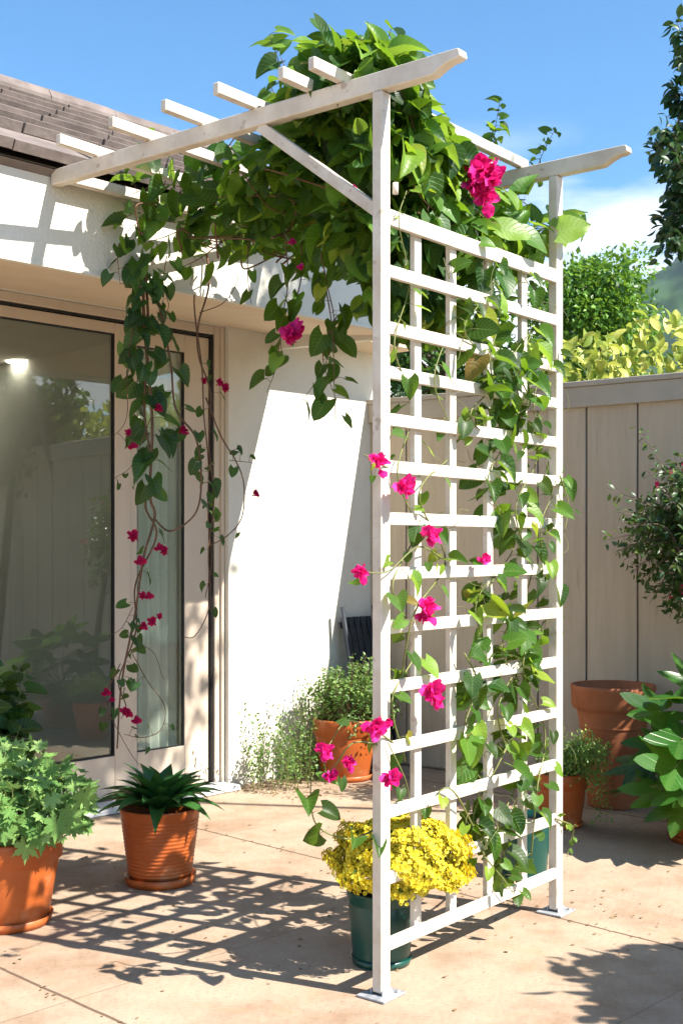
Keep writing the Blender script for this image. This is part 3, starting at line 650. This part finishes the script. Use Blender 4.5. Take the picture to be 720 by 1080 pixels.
# 8 cascade pot
c=np.array([(590-CX)/F*5.22,5.22,0]); t=thing('potted_plant','small terracotta pot with fine pale green foliage cascading toward the right','potted plant',tuple(c))
saucer(tuple(c),.10,M['terra'],t,.02); pot_mesh(tuple(c),.118,.088,.225,'band',M['terra'],t,.004); soil(tuple(c),.103,.195,t)
L1=Leaves(); st=MB()
for i in range(170):
    d=unit(rv()*[1,1,.7]+UP*.3); e=c+np.array([.06,-.02,.27])+d*np.array([.17,.15,.15])*rng.uniform(.7,1.05); b=c+UP*.2
    path=catmull([b,(b+e)/2+UP*.03,e],4); st.tube(path,.0015,.0007,4); along(L1,None,path[2:],.006,(.010,.019),.012,.8,.1)
for (uu,v1) in ((606,815),(614,822),(622,838),(628,868),(634,848),(640,866),(618,800),(632,810)):
    e=U(uu,v1,5.05+rng.uniform(-.05,.05)); b=c+UP*.24+np.array([.05,0,0]); mid=U(uu-2,785+rng.uniform(-5,10),5.08)
    path=catmull([b,mid,e],8); st.tube(path,.0015,.0007,4); along(L1,None,path[4:],.0045,(.010,.018),.014,.8,.3)
L1.build('foliage',M['cascade'],t,TINY); st.build('stem',M['gstem'],t)
# 9 tall empty pot on an upturned pot
c=np.array([(646-CX)/F*5.62,5.62,0]); t=thing('plant_pot','tall empty terracotta pot with a thick rolled rim beside the fence','plant pot',tuple(c))
pot_mesh(tuple(c),.188,.115,.555,'tall',M['terra2'],t,.0)
# 10 fatsia
c=np.array([(738-CX)/F*4.95,4.95,0]); t=thing('potted_plant','orange pot with large glossy palmate leaves at the right edge','potted plant',tuple(c))
saucer(tuple(c),.13,M['terra'],t,.025); pot_mesh(tuple(c),.165,.12,.26,'band',M['terra'],t,.004); soil(tuple(c),.15,.23,t)
L1=Leaves(); st=MB()
pts=[(688,715,4.85,.19,0),(718,700,4.8,.19,1),(712,745,4.7,.2,0),(690,752,4.85,.18,0),(705,775,4.65,.22,0),(722,795,4.6,.2,0),(668,772,4.95,.17,0),(715,815,4.6,.18,0),(690,800,4.8,.19,0),(738,720,4.8,.22,0),(752,760,4.8,.24,0),(730,690,4.95,.2,0),(705,732,5.1,.2,0),(780,740,4.9,.26,0),(770,700,5.1,.26,0),(745,800,4.6,.22,0),(665,792,5.0,.17,0),(720,760,5.2,.22,0),(790,780,4.7,.24,0)]
for (uu,vv,Z,sz,k) in pts:
    p=U(uu+6,vv+34,Z); out=unit((p-(c+UP*.3))*[1,1,.3]); path=catmull([c+UP*.23,c+(p-c)*.5+UP*.18,p],6); st.tube(path,.005,.003,6)
    L1.add(p-out*sz*.1,unit(out*.9-UP*.35+rv(.15)),unit(UP*.9+VIEW*.35+rv(.25)),sz)
L1.build('foliage',M['fatsia'],t,FATSIA); st.build('stem',M['gstem'],t)
# 11 dark shrub with small pink blossoms
c=np.array([2.02,5.05,0]); t=thing('shrub','dark dense shrub with tiny pink blossoms in front of the fence at right','shrub',tuple(c))
L1=Leaves(); st=MB(); L2=Leaves()
st.tube(catmull([c,c+UP*.5+rv(.02),c+np.array([-.05,.1,1.0])],6),.03,.018,8)
core=np.array([(735-CX)/F*5.35,5.35,1.22])
for i in range(210):
    d=unit(rv()); e=core+d*np.array([.34,.32,.42])*rng.uniform(.7,1.05)*(1+.12*math.sin(d[0]*5+d[2]*7)); path=catmull([core-UP*.15+d*.05,core+(e-core)*.5+UP*.02,e],5); st.tube(path,.004,.001,4)
    along(L1,None,path[2:],.012,(.025,.042),.02,.8,.1)
    if rng.random()<.14: 
        for _ in range(3): L2.add(e+rv(.012),unit(rv()),unit(rv()+VIEW),rng.uniform(.015,.025))
for (uu,vv) in ((640,515),(634,570),(660,580),(672,450),(650,540),(690,600)):
    e=U(uu,vv,5.3); path=catmull([core,(core+e)/2+UP*.03,e],6); st.tube(path,.004,.001,4); along(L1,None,path[2:],.011,(.022,.036),.018,.8,.1)
L1.build('foliage',M['pinkshrub'],t,OVAL); L2.build('blossoms',M['dflower'],t,PETAL,stuff=True); st.build('trunk',M['bark'],t)
# 12 off-frame shrub, nearer the camera on the right (its shadow enters the picture)
def bush(name,label,cat,c,core,r,n,size,mat,tm=OVAL,rt=.03,twig=.05):
    t=thing(name,label,cat,tuple(c)); L1=Leaves(); st=MB(); st.tube(catmull([c,(np.array(c)+core)/2+rv(.03),core],6),rt,rt*.5,8)
    for i in range(n):
        d=unit(rv()); e=core+d*np.array(r)*rng.uniform(.6,1.05)*(1+.13*math.sin(d[0]*5+d[2]*6+d[1]*4)); path=catmull([core+d*.03,core+(e-core)*.5+rv(.02),e],5); st.tube(path,rt*.15,rt*.04,4)
        along(L1,None,path[2:],twig,size,size[1]*.5,.8,.1)
    L1.build('foliage',mat,t,tm); st.build('trunk',M['bark'],t); return t
bush('shrub','leafy green shrub beside the patio close to the camera at right','shrub',(2.12,2.70,0),np.array([2.12,2.70,.98]),(.47,.50,.46),1000,(.07,.10),M['hang'],OVAL,.03,.03)
bush('tree','added slender tall tree, off-frame, its airy crown shading the glazed door','tree',(3.4,5.0,0),np.array([2.68,3.80,4.85]),(.75,.75,.78),230,(.07,.11),M['laurel'],OVAL,.032,.05)  # off-frame tree added to keep the sun off the lower door
bush('tree','added low round bushy tree, off-frame, shading the ground by the right-hand pots','tree',(3.45,4.0,0),np.array([3.68,4.15,2.2]),(.75,.65,.7),330,(.07,.11),M['hang'],OVAL,.05,.045)  # another off-frame tree, added to darken the ground around the right-hand pots
# ------------------------------------------------------------ flowers as parts
def flower_mesh(sz,seed,mat):
    L=Leaves(); r2=np.random.default_rng(seed)
    global rng; keep=rng; rng=r2
    for k in range(17):
        a=k*2.399; tilt=.05+1.2*(k/17); d=unit(np.array([math.cos(a),math.sin(a),tilt])+rv(.2))
        L.add(np.array([0,0,0])+rv(sz*.12),d,unit(UP+rv(.5)),sz*rng.uniform(.48,.7))
    o=L.build('flower',mat,None,PETAL); rng=keep
    me=o.data; bpy.data.objects.remove(o); return me
FM=[flower_mesh(1.0,s,M['flower']) for s in (1,2,3,4)]
FD_=[flower_mesh(1.0,s,M['dflower']) for s in (5,6,7)]
def put_flower(p,size,parent,meshes,facing=None):
    me=meshes[int(rng.integers(len(meshes)))]; o=bpy.data.objects.new('flower',me); link(o,parent)
    o.location=Vector(p)-parent.location; f=Vector(unit((facing if facing is not None else VIEW*1.0+TOSUN*.3)+rv(.3)))
    o.rotation_euler=f.to_track_quat('Z','Y').to_euler(); o.scale=(size,)*3; return o
# ------------------------------------------------------------ trellis vine
tv=thing('climbing_vine','leafy vine with magenta flowers twining up the lattice trellis panel','vine',tuple(cg+UP*.19))
L1=Leaves(); LF=Leaves(); st=MB()
def tstroke(pts,off,step,size,r=.0028,fresh=.25,jit=.55,down=.55,spread=.035):
    step*=1.2; size=(size[0]*.8,size[1]*.92)
    P=[TP(u,v,off if not isinstance(off,(list,tuple)) else off[i])+rv(.006) for i,(u,v) in enumerate(pts)]
    path=catmull(P,8); st.tube(path,r,r*.5,5)
    a=Leaves(); along(a,st,path,step,size,spread,jit,down)
    for o,d,n,s in zip(a.o,a.d,a.n,a.sz): (LF if rng.random()<fresh else L1).add(o,d,n,s)
    return path
st.tube(catmull([cg+UP*.19,TP(540,880,.06),TP(530,850,.02)],8),.004,.004,6)
# dense column on the right half
tstroke([(545,930),(530,880),(545,820),(520,750),(548,690),(520,630),(540,570),(515,510),(540,450),(515,390),(530,320),(505,260)],[.03,-.02,.03,-.02,.03,-.02,.03,-.02,.03,-.02,.03,.02],.022,(.045,.085))
tstroke([(510,900),(500,860),(530,800),(555,740),(530,680),(560,610),(540,540),(565,480),(545,400),(570,330),(550,280)],[-.03,.03,-.03,.03,-.03,.03,-.03,.03,-.03,.03,-.03],.024,(.04,.08))
tstroke([(560,900),(565,830),(575,770),(550,700),(585,640),(570,560),(590,500),(565,430),(585,360)],[.02,-.03,.02,-.03,.02,-.03,.02,-.03,.02],.032,(.035,.07))
tstroke([(505,890),(515,840),(490,780),(512,700),(500,640),(520,600)],[-.02,.03,-.02,.03,-.03,.03],.028,(.045,.085))
tstroke([(530,480),(500,440),(530,400),(490,350),(520,300),(495,250)],[.02,-.03,.02,-.03,.02,-.03],.026,(.05,.09))
tstroke([(540,440),(560,420),(540,380),(560,350)],[-.03,-.05,-.03,-.03],.018,(.05,.085),fresh=.2)
# thinner stems on left half
tstroke([(430,800),(418,740),(440,680),(415,620),(437,560),(418,500),(436,430),(416,370),(432,300),(420,240),(425,200)],[.02,-.03,.02,-.03,.02,-.03,.02,-.03,.02,-.03,.0],.055,(.035,.07),fresh=.35)
tstroke([(425,720),(432,650),(470,590),(440,520),(480,470),(455,400),(482,330),(470,270)],[.02,-.03,.02,-.03,.02,-.03,.02,-.02],.075,(.035,.07),fresh=.3)
tstroke([(500,880),(470,830),(440,860),(425,810),(410,780)],[.02,-.03,.02,-.03,-.03],.08,(.04,.06),fresh=.3)
tstroke([(488,690),(500,720),(490,760),(510,790)],[-.03,-.03,-.03,-.03],.03,(.05,.085))
tstroke([(470,590),(440,575),(410,600),(384,604)],[.02,-.03,-.04,-.05],.1,(.03,.05),fresh=.6)
tstroke([(430,500),(410,490),(382,475)],[.0,-.03,-.05],.08,(.02,.03))
tstroke([(420,790),(390,775),(360,765),(342,790)],[0,-.02,.05,.06],.2,(.03,.05))
tstroke([(395,880),(362,885),(335,868),(326,832),(330,815)],[.03,.07,.10,.12,.12],.045,(.055,.075),fresh=.2)
tstroke([(405,790),(375,780),(352,808),(350,818)],[0,.02,.05,.05],.3,(.03,.04))
tstroke([(510,905),(530,930),(540,945)],[-.03,-.04,-.05],.03,(.04,.06),fresh=.6)
tstroke([(590,500),(600,530),(592,560)],[-.03,-.04,-.03],.06,(.03,.05),fresh=.6)
tstroke([(588,860),(600,872),(604,890),(597,905)],[-.02,-.02,-.02,-.02],.02,(.012,.022),fresh=.6,spread=.01)
for k in range(46):
    u=rng.uniform(412,585) if k<16 else rng.uniform(490,585); v=rng.uniform(300,900); p=TP(u,v,rng.uniform(-.05,.04)); d=unit(rv()); P=[p]
    for q in range(5): d=unit(d+rv(.7)-UP*.1); P.append(P[-1]+d*.035)
    st.tube(catmull(P,5),.0011,.0006,4)
L1.build('foliage',M['vine'],tv,HEART); LF.build('young_and_lit_foliage',M['vinefresh_lit'],tv,HEART)
st.build('stem',M['gstem'],tv)
for (u,v,s,off) in ((400,488,.034,-.05),(425,514,.042,-.06),(454,565,.042,-.06),(450,641,.040,-.06),(455,728,.044,-.06),(460,740,.03,-.06),(394,766,.040,-.05),(408,762,.018,-.05),(412,820,.036,-.06),(381,603,.026,-.05),(510,590,.024,-.05),(342,792,.036,.06),(368,803,.024,.05),(349,818,.026,.05),(446,650,.028,-.05)):
    put_flower(TP(u,v,off),s*1.3,tv,FM)
# ------------------------------------------------------------ canopy vine on top of the pergola
cv=thing('climbing_vine','dense leafy vine with magenta flowers heaped over the pergola roof','vine',tuple(PG(.5,.45,2.2)))
L1=Leaves(); LF=Leaves(); st=MB()
FRM=np.stack([B,A,UP],axis=1)
def cl(t,a,h,rt,ra,rh,n,size=(.038,.092),fresh=.16,**k):
    c=PG(t,a,h); X=Leaves(); clump(X,c,(rt,ra,rh),n,size,axes=FRM,**k)
    for o,d,nn,s in zip(X.o,X.d,X.n,X.sz): (LF if rng.random()<fresh else L1).add(o,d,nn,s)
cl(.36,.42,2.37,.32,.38,.13,440,fresh=.22)
cl(.66,.50,2.36,.28,.38,.09,240,fresh=.22)
cl(.96,.60,2.33,.22,.30,.07,100,fresh=.22)
cl(.14,.30,2.33,.14,.24,.16,150,fresh=.4)
cl(.22,.58,2.28,.16,.28,.09,120,fresh=.4)
cl(.20,.14,2.50,.18,.16,.11,190,fresh=.5)  # larger share of bright leaves on top so the canopy looks sunlit
cl(.34,.28,2.56,.20,.20,.12,210,fresh=.5)
cl(.55,.42,2.48,.16,.20,.06,70,fresh=.5)
cl(.20,.46,2.12,.13,.28,.15,200)
cl(.36,.60,2.18,.20,.28,.13,130)
cl(.66,.72,2.20,.24,.26,.10,60)
cl(.24,.24,2.12,.13,.16,.10,80)
cl(.26,.50,1.98,.12,.26,.15,170)
cl(.42,.80,1.98,.12,.14,.12,60)
cl(.10,.86,2.16,.08,.10,.06,18,fresh=.5)
# woody stems among the leaves
for k in range(26):
    t0,a0=rng.uniform(0,1.2),rng.uniform(.05,.9); P=[PG(min(1.15,max(.1,t0+rng.uniform(-.12,.12)*i)),min(.85,max(.12,a0+rng.uniform(-.12,.12)*i)),2.2+.04*i+rng.uniform(-.05,.05)) for i in range(4)]
    st.tube(catmull(P,6),.004,.002,5)
def shoot(P,step,size,r=.0025,fresh=.3,**k):
    path=catmull(P,8); st.tube(path,r,r*.4,5); a=Leaves(); along(a,st,path,step,size,k.get('spread',.03),k.get('jit',.5),k.get('down',.4))
    for o,d,n,s in zip(a.o,a.d,a.n,a.sz): (LF if rng.random()<fresh else L1).add(o,d,n,s)
# upward shoots
for (u0,v0,u1,v1,Z,sz) in ((300,90,284,36,3.9,.06),(330,80,318,45,3.9,.07),(350,80,352,35,3.9,.08),(372,75,385,35,3.9,.08),(400,85,412,32,3.7,.07),(425,90,430,45,3.8,.07),(388,70,366,38,3.9,.07),(300,130,285,90,3.8,.06),(318,100,296,60,3.8,.07),(340,90,372,50,3.85,.075)):
    shoot([U(u0,v0,Z),U((u0+u1)/2+rng.uniform(-5,5),(v0+v1)/2,Z),U(u1,v1,Z)],.026,(sz*.7,sz*1.2),fresh=.5,down=.15)
for (u,v,Z,sz,dx,dz) in ((447,175,3.5,.12,.5,.4),(452,110,3.5,.11,1,.2),(440,160,3.45,.09,.2,-1),(455,200,3.5,.09,.3,-1),(470,150,3.6,.08,1,-.1),(606,240,3.95,.11,1,.25),(285,44,3.9,.075,-1,.1),(565,255,3.8,.1,.6,-.3),(545,245,3.75,.1,.8,-.2),(405,262,3.3,.06,-.3,-1),(350,118,3.75,.09,-.3,-1),(365,150,3.6,.09,.4,-.8)):
    p=U(u,v,Z); d=unit(np.array([dx,.1,dz])); LF.add(p-d*sz*.5,d,unit(VIEW*.8+TOSUN*.6+rv(.25)),sz)
# two fine tips against the sky
for (u0,v0,u1,v1,Z) in ((520,190,527,105,4.1),(562,195,584,138,4.3),(500,170,520,140,4.1)):
    shoot([U(u0,v0,Z),U((u0+u1)/2-3,(v0+v1)/2,Z),U(u1,v1,Z)],.014,(.018,.045),r=.0018,fresh=.3,down=.0,spread=.016)
# shoots over the trellis head
for P in ([(430,120),(445,170),(455,200),(480,230)],[(430,150),(470,230),(510,245),(560,240)],[(480,215),(530,245),(580,245),(606,232)],[(440,230),(480,250),(520,262),(575,262)],[(420,100),(440,130),(455,112)],[(450,200),(500,190),(560,225)],[(430,190),(445,215),(470,240)],[(500,210),(540,235),(570,255)]):
    shoot([TP(u,v-6,.05+rng.uniform(0,.05)) for i,(u,v) in enumerate(P)],.034,(.045,.085),fresh=.55,down=.25)
# hanging shoots in the middle
for P,Z in (([(330,240),(345,300),(355,340),(345,390),(310,428)],3.85),([(345,300),(352,350),(348,400),(352,450)],3.8),([(320,250),(318,300),(300,350),(290,385),(280,415)],4.0),([(300,250),(305,300),(295,345),(302,380)],4.0),([(365,260),(372,310),(366,350),(374,385)],3.9),([(380,280),(384,330),(378,380),(386,400)],3.85),([(260,240),(258,285),(270,315)],4.2),([(350,330),(338,370),(345,420)],3.8),([(335,330),(318,350),(292,400)],3.95)):
    if P[0] in ((380,280),(365,260),(335,330)): continue
    shoot([U(u,v,Z)+rv(.01) for u,v in P],.046,(.038,.08),fresh=.22,down=.7)
# left side shoots above the fascia
for P,Z in (([(230,170),(190,150),(160,160),(150,175)],4.1),([(240,190),(200,200),(165,195),(140,205)],4.15),([(230,215),(190,230),(150,235),(130,250)],4.2),([(220,230),(180,250),(150,260)],4.25),([(240,250),(210,275),(190,285)],4.3),([(205,190),(175,215),(140,225),(128,235)],4.2),([(260,140),(220,175),(180,180)],4.05)):
    shoot([U(u,v,Z)+rv(.01) for u,v in P],.026,(.045,.085),fresh=.25,down=.35)
L1.build('foliage',M['vine'],cv,HEART); LF.build('young_and_lit_foliage',M['vinefresh_lit'],cv,HEART); st.build('stem',M['stem'],cv)
for (u,v,s,Z) in ((505,182,.060,3.62),(516,188,.06,3.60),(512,205,.05,3.62),(500,195,.045,3.6),(307,350,.05,3.9),(305,358,.035,3.9),(316,282,.016,3.9),(308,256,.016,3.95)):
    put_flower(U(u,v,Z),s*1.35,cv,FM)
o=put_flower(U(371,200,3.3),.022,cv,FM); 
# ------------------------------------------------------------ hanging vine in front of the door
hv=thing('hanging_vine','long woody vine strands with small crimson flowers hanging before the glazed door','vine',tuple(U(155,275,4.28)))
L1=Leaves(); st=MB()
def hs(P,Z,r0,r1,lf=(),step=.04,size=(.04,.075),tw=0,spread=.035):
    lf=[(a,b,c*(1.9 if c<.03 and len(P)>4 else 1.3),d) for a,b,c,d in lf]
    pts=[U(u,v,Z)+rv(.006)*[1,1,.2] for u,v in P]; path=catmull(pts,10)
    if tw:
        path=[p+np.array([math.cos(i*.35)*tw,math.sin(i*.35)*tw,0]) for i,p in enumerate(path)]
    st.tube(path,r0,r1,6)
    for (f0,f1,s_,sz) in lf:
        n=len(path); seg=path[int(f0*n):max(int(f0*n)+3,int(f1*n))]; along(L1,st,seg,s_,sz,spread,.55,.6)
main=[(148,268),(152,330),(160,400),(158,450),(162,520),(160,545),(150,590),(142,650),(130,700),(125,740),(122,790)]
hs(main,4.30,.0065,.003,[(0,.42,.020,(.05,.085)),(.5,.75,.06,(.03,.055)),(.8,1,.09,(.02,.045))])
hs([(151,268),(157,340),(155,420),(160,480),(154,530),(162,560),(146,610),(146,660),(126,715),(132,745)],4.31,.0055,.002,[(0,.4,.022,(.05,.09)),(.75,.98,.03,(.03,.05))],tw=.006)
hs([(150,275),(165,310),(178,380),(190,430),(205,460),(212,500),(205,540),(180,560),(165,548),(160,555)],4.34,.0045,.003,[(.05,.65,.038,(.04,.07))])
hs([(150,300),(142,340),(135,390),(130,440),(118,462)],4.28,.0025,.001,[(0,.6,.02,(.045,.08)),(.85,1,.02,(.03,.055))])
hs([(160,440),(145,480),(135,495),(120,505)],4.28,.002,.001,[(.7,1,.02,(.02,.035))])
hs([(215,262),(222,300),(210,340),(212,380),(222,420),(220,480),(222,540),(219,590),(222,640),(205,670),(190,672)],4.52,.0045,.0015,[(.3,.5,.05,(.03,.045)),(.55,.85,.05,(.02,.04))],tw=.004)
hs([(213,262),(207,320),(213,400),(218,460),(216,520),(224,580),(214,630)],4.54,.0035,.0015,[(.55,.75,.04,(.025,.045))],tw=.005)
hs([(217,420),(232,460),(246,485),(257,510),(254,545),(240,565),(222,575)],4.5,.003,.002,[(.2,.45,.05,(.025,.045)),(.7,.95,.035,(.025,.04))])
hs([(246,485),(262,488)],4.5,.0015,.001,[(0,1,.02,(.02,.035))])
hs([(257,520),(268,520)],4.5,.0012,.001)
hs([(214,330),(235,320),(248,300),(250,280)],4.5,.002,.001)
hs([(175,270),(172,300),(178,325),(160,345)],4.3,.002,.001,[(0,.8,.03,(.035,.06))])
hs([(132,250),(128,262),(126,300)],4.2,.002,.001,[(0,1,.02,(.04,.065))])
hs([(140,690),(155,720),(172,745),(168,770),(150,778),(132,775)],4.28,.002,.0012,[(.1,.3,.05,(.02,.04)),(.5,1,.02,(.012,.024))])
hs([(128,700),(118,715),(116,740),(122,770),(140,795),(152,812)],4.28,.002,.001,[(0,.6,.06,(.02,.04))])
hs([(150,680),(162,690),(170,714),(176,716)],4.28,.0015,.0008)
hs([(142,640),(128,662),(115,672)],4.28,.0015,.0008,[(0,.7,.03,(.02,.035))])
L1.build('foliage',M['hang'],hv,HEART); st.build('stem',M['stem'],hv)
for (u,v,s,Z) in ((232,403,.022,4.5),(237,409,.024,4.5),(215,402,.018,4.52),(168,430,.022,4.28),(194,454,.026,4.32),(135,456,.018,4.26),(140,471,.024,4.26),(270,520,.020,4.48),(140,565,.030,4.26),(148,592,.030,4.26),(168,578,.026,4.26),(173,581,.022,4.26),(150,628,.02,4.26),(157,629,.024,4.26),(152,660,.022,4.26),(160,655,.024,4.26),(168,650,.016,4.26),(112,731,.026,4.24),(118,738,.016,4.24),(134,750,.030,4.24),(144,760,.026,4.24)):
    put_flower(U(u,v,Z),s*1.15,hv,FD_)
# ------------------------------------------------------------ beyond the fence
def hedge():
    t=thing('hedge','bright yellow green broad leaved hedge rising above the fence','hedge',tuple(FP+FD*2+FN*.6))
    L1=Leaves(); st=MB()
    for i in range(5600):
        x=rng.uniform(.9,5.5); p=FP+FD*x+FN*(.12+rng.uniform(0,.8))+UP*rng.uniform(1.50,2.27+.05*math.sin(x*5)+.04*math.sin(x*13))
        L1.add(p,unit(UP*.7+rv(.6)),unit(VIEW*.5+TOSUN*.4+rv(.5)),rng.uniform(.05,.10))
    for i in range(60):
        x=rng.uniform(.9,5.4); b=FP+FD*x+FN*.4; st.tube([b,b+UP*1.9+rv(.08)],.012,.006,5)
    L1.build('foliage',M['hedge'],t,OVAL); st.build('stem',M['bark'],t)
hedge()
def crown_tree(label,base,H_,cen,r,nc,nl,size,mat,tm,group=None,tr=.2):
    base=np.array(base,float); t=thing('tree',label,'tree',tuple(base)); L1=Leaves(); st=MB(); cen=np.array(cen)
    st.tube(catmull([base,base+(cen-base)*.5+rv(tr*.5)*[1,1,0],cen],8),tr,tr*.4,9)
    for k in range(nc):
        d=unit(rv()+UP*.25); q=cen+d*np.array(r)*rng.uniform(.55,.95); st.tube(catmull([cen-UP*r[2]*.5,(cen+q)/2-UP*.05*r[2],q],5),tr*.25,tr*.06,5)
        rr=np.array(r)*rng.uniform(.24,.38)
        clump(L1,q,rr,nl,size,down=.2,out=.7,jit=.6,fill=.3)
    L1.build('crown',mat,t,tm); st.build('trunk',M['bark'],t); return t
g=U(632,330,24.); crown_tree('rounded bright green tree standing beyond the hedge','%s'and(g[0],24,0),0,(g[0],24,5.5),(1.35,1.4,1.55),46,190,(.09,.17),M['treeleaf'],TINY,tr=.16)
g=U(470,345,20.); crown_tree('dark green tree seen through the trellis beyond the fence',(g[0],20,0),0,(g[0],20,4.3),(1.5,1.5,1.4),36,150,(.1,.18),M['hang'],TINY,tr=.16)
# laurel behind the fence at right
cl_=np.array([2.55,7.35,0]); t=thing('tree','dark laurel tree with sprays of narrow leaves at the upper right','tree',tuple(cl_)); L1=Leaves(); st=MB()
cen=np.array([2.6,7.35,3.1]); st.tube(catmull([cl_,cl_+UP*1.6+rv(.04),cen],8),.08,.04,9)
ends=[(706,50),(712,25),(690,100),(700,110),(684,92),(708,80),(716,60),(700,140),(682,150),(690,165),(676,160),(704,172),(712,190),(694,200),(706,215),(700,240),(712,255),(696,250),(716,230),(720,140),(718,200),(704,262),(716,160),(710,120),(693,180),(686,245)]
for (uu,vv) in ends:
    if 70<vv<128: uu+=14
    e=U(uu+9,vv,7.3+rng.uniform(-.25,.25)); b=cen+UP*rng.uniform(-.6,.7)+np.array([-.1,0,0]); path=catmull([b,(b+e)/2+UP*.06+rv(.04),e],7); st.tube(path,.009,.002,5); along(L1,None,path[3:],.011,(.05,.085),.03,.9,.1)
    for q in range(3):
        e2=e+rv(.05); path=catmull([path[5],(path[5]+e2)/2,e2],4); st.tube(path,.003,.001,4); along(L1,None,path[1:],.014,(.05,.085),.03,.9,.1)
for k in range(60):
    d=unit(rv()+np.array([.4,0,.1])); e=cen+np.array([.62,0,0])+d*np.array([.75,.7,1.0]); path=catmull([cen,(cen+e)/2+rv(.05),e],6); st.tube(path,.01,.002,5); along(L1,None,path[2:],.03,(.05,.085),.04,.9,.1)
L1.build('crown',M['laurel'],t,OVAL); st.build('trunk',M['bark'],t)
# hill
def hill():
    V=[];Fc=[];nx,ny=260,60
    for i in range(nx+1):
        uu=380+ (i/nx)*1500; 
        for j in range(ny+1):
            f=j/ny; Z=650+250*f
            X=(uu-CX)/F*900
            top=CAMH+(HY-(268+(720-uu)*.55 if uu<720 else 268-45*(1-math.exp(-(uu-720)/120))))/F*900
            top=max(top,0)
            z=top*(math.sin(f*math.pi/2)**1.1)
            q=Vector((X*.02,Z*.02,3)); z+=(noise.noise(q)*9+noise.noise(q*3)*5+noise.noise(q*9)*3)*min(1,f*3)
            V.append((X,Z,z-2))
    for i in range(nx):
        for j in range(ny):
            a=i*(ny+1)+j; Fc.append((a,a+ny+1,a+ny+2,a+1))
    struct('hill',me_from('hill',V,Fc,True),M['hill'])
hill()
# ------------------------------------------------------------ air
def haze():
    m,nt,out=newmat('haze'); v=N(nt,'VolumePrincipled'); v.inputs['Color'].default_value=(.80,.88,1,1); v.inputs['Density'].default_value=.00007; v.inputs['Anisotropy'].default_value=.2
    nt.links.new(v.outputs[0],out.inputs['Volume'])
    mb=MB(); mb.prism([(-1010,-1010,-4),(1010,-1010,-4),(1010,1010,-4),(-1010,1010,-4)],(0,0,262)); o=mesh_obj('haze',mb.mesh('haze'),m); o['kind']='stuff'
haze()
# ------------------------------------------------------------ camera, light, sky
cam=bpy.data.cameras.new('camera'); co=bpy.data.objects.new('camera',cam); link(co); co.location=(0,0,CAMH); co.rotation_euler=(R(90),0,0)
cam.sensor_width=36; cam.sensor_fit='AUTO'; cam.lens=F/1080*36; cam.shift_y=(HY-540)/1080; cam.clip_end=6000; cam.clip_start=.05
scene.camera=co
sl=bpy.data.lights.new('sun','SUN'); sl.energy=5.0; sl.angle=R(.5); sl.color=(1,.94,.84); so=bpy.data.objects.new('sun',sl); link(so)
so.rotation_euler=Vector(TOSUN).to_track_quat('Z','Y').to_euler(); so.location=(4,-3,6)
w=bpy.data.worlds.new('World'); scene.world=w; w.use_nodes=True; nt=w.node_tree; nt.nodes.clear(); L=nt.links
out=nt.nodes.new('ShaderNodeOutputWorld'); bg=nt.nodes.new('ShaderNodeBackground'); sky=nt.nodes.new('ShaderNodeTexSky'); sky.sky_type='NISHITA'; sky.sun_disc=False
sky.sun_elevation=SUNE; sky.sun_rotation=math.atan2(TOSUN[0],TOSUN[1]); sky.air_density=1.0; sky.dust_density=.3; sky.ozone_density=1.5; sky.altitude=100
bg.inputs[1].default_value=.073
tc=N(nt,'TexCoord'); sx=N(nt,'SeparateXYZ'); L.new(tc.outputs['Generated'],sx.inputs[0])
mp=N(nt,'Mapping'); mp.inputs['Scale'].default_value=(3.2,3.2,12); mp.inputs['Location'].default_value=(.35,.1,.2); L.new(tc.outputs['Generated'],mp.inputs['Vector'])
nz=N(nt,'TexNoise'); nz.inputs['Scale'].default_value=1.3; nz.inputs['Detail'].default_value=8; nz.inputs['Roughness'].default_value=.55; L.new(mp.outputs[0],nz.inputs['Vector'])
cr=N(nt,'ValToRGB'); cr.color_ramp.elements[0].position=.43; cr.color_ramp.elements[1].position=.58; L.new(nz.outputs['Fac'],cr.inputs[0])
hm=N(nt,'MapRange'); hm.inputs['From Min'].default_value=.33; hm.inputs['From Max'].default_value=.22; L.new(sx.outputs[2],hm.inputs['Value'])
mu=N(nt,'Math',operation='MULTIPLY'); L.new(cr.outputs[0],mu.inputs[0]); L.new(hm.outputs[0],mu.inputs[1])
mx=N(nt,'MixRGB'); mx.inputs[2].default_value=(8.5,8.8,9.2,1); L.new(mu.outputs[0],mx.inputs[0]); tn=N(nt,'MixRGB',blend_type='MULTIPLY'); tn.inputs[0].default_value=1; tn.inputs[2].default_value=(.73,1.15,1.38,1); L.new(sky.outputs[0],tn.inputs[1]); L.new(tn.outputs[0],mx.inputs[1]); L.new(mx.outputs[0],bg.inputs[0]); L.new(bg.outputs[0],out.inputs[0])
scene.view_settings.view_transform='Standard'; scene.view_settings.look='None'; scene.view_settings.gamma=1; scene.view_settings.exposure=1.3
scene.cycles.max_bounces=8; scene.cycles.diffuse_bounces=2; scene.cycles.transparent_max_bounces=8
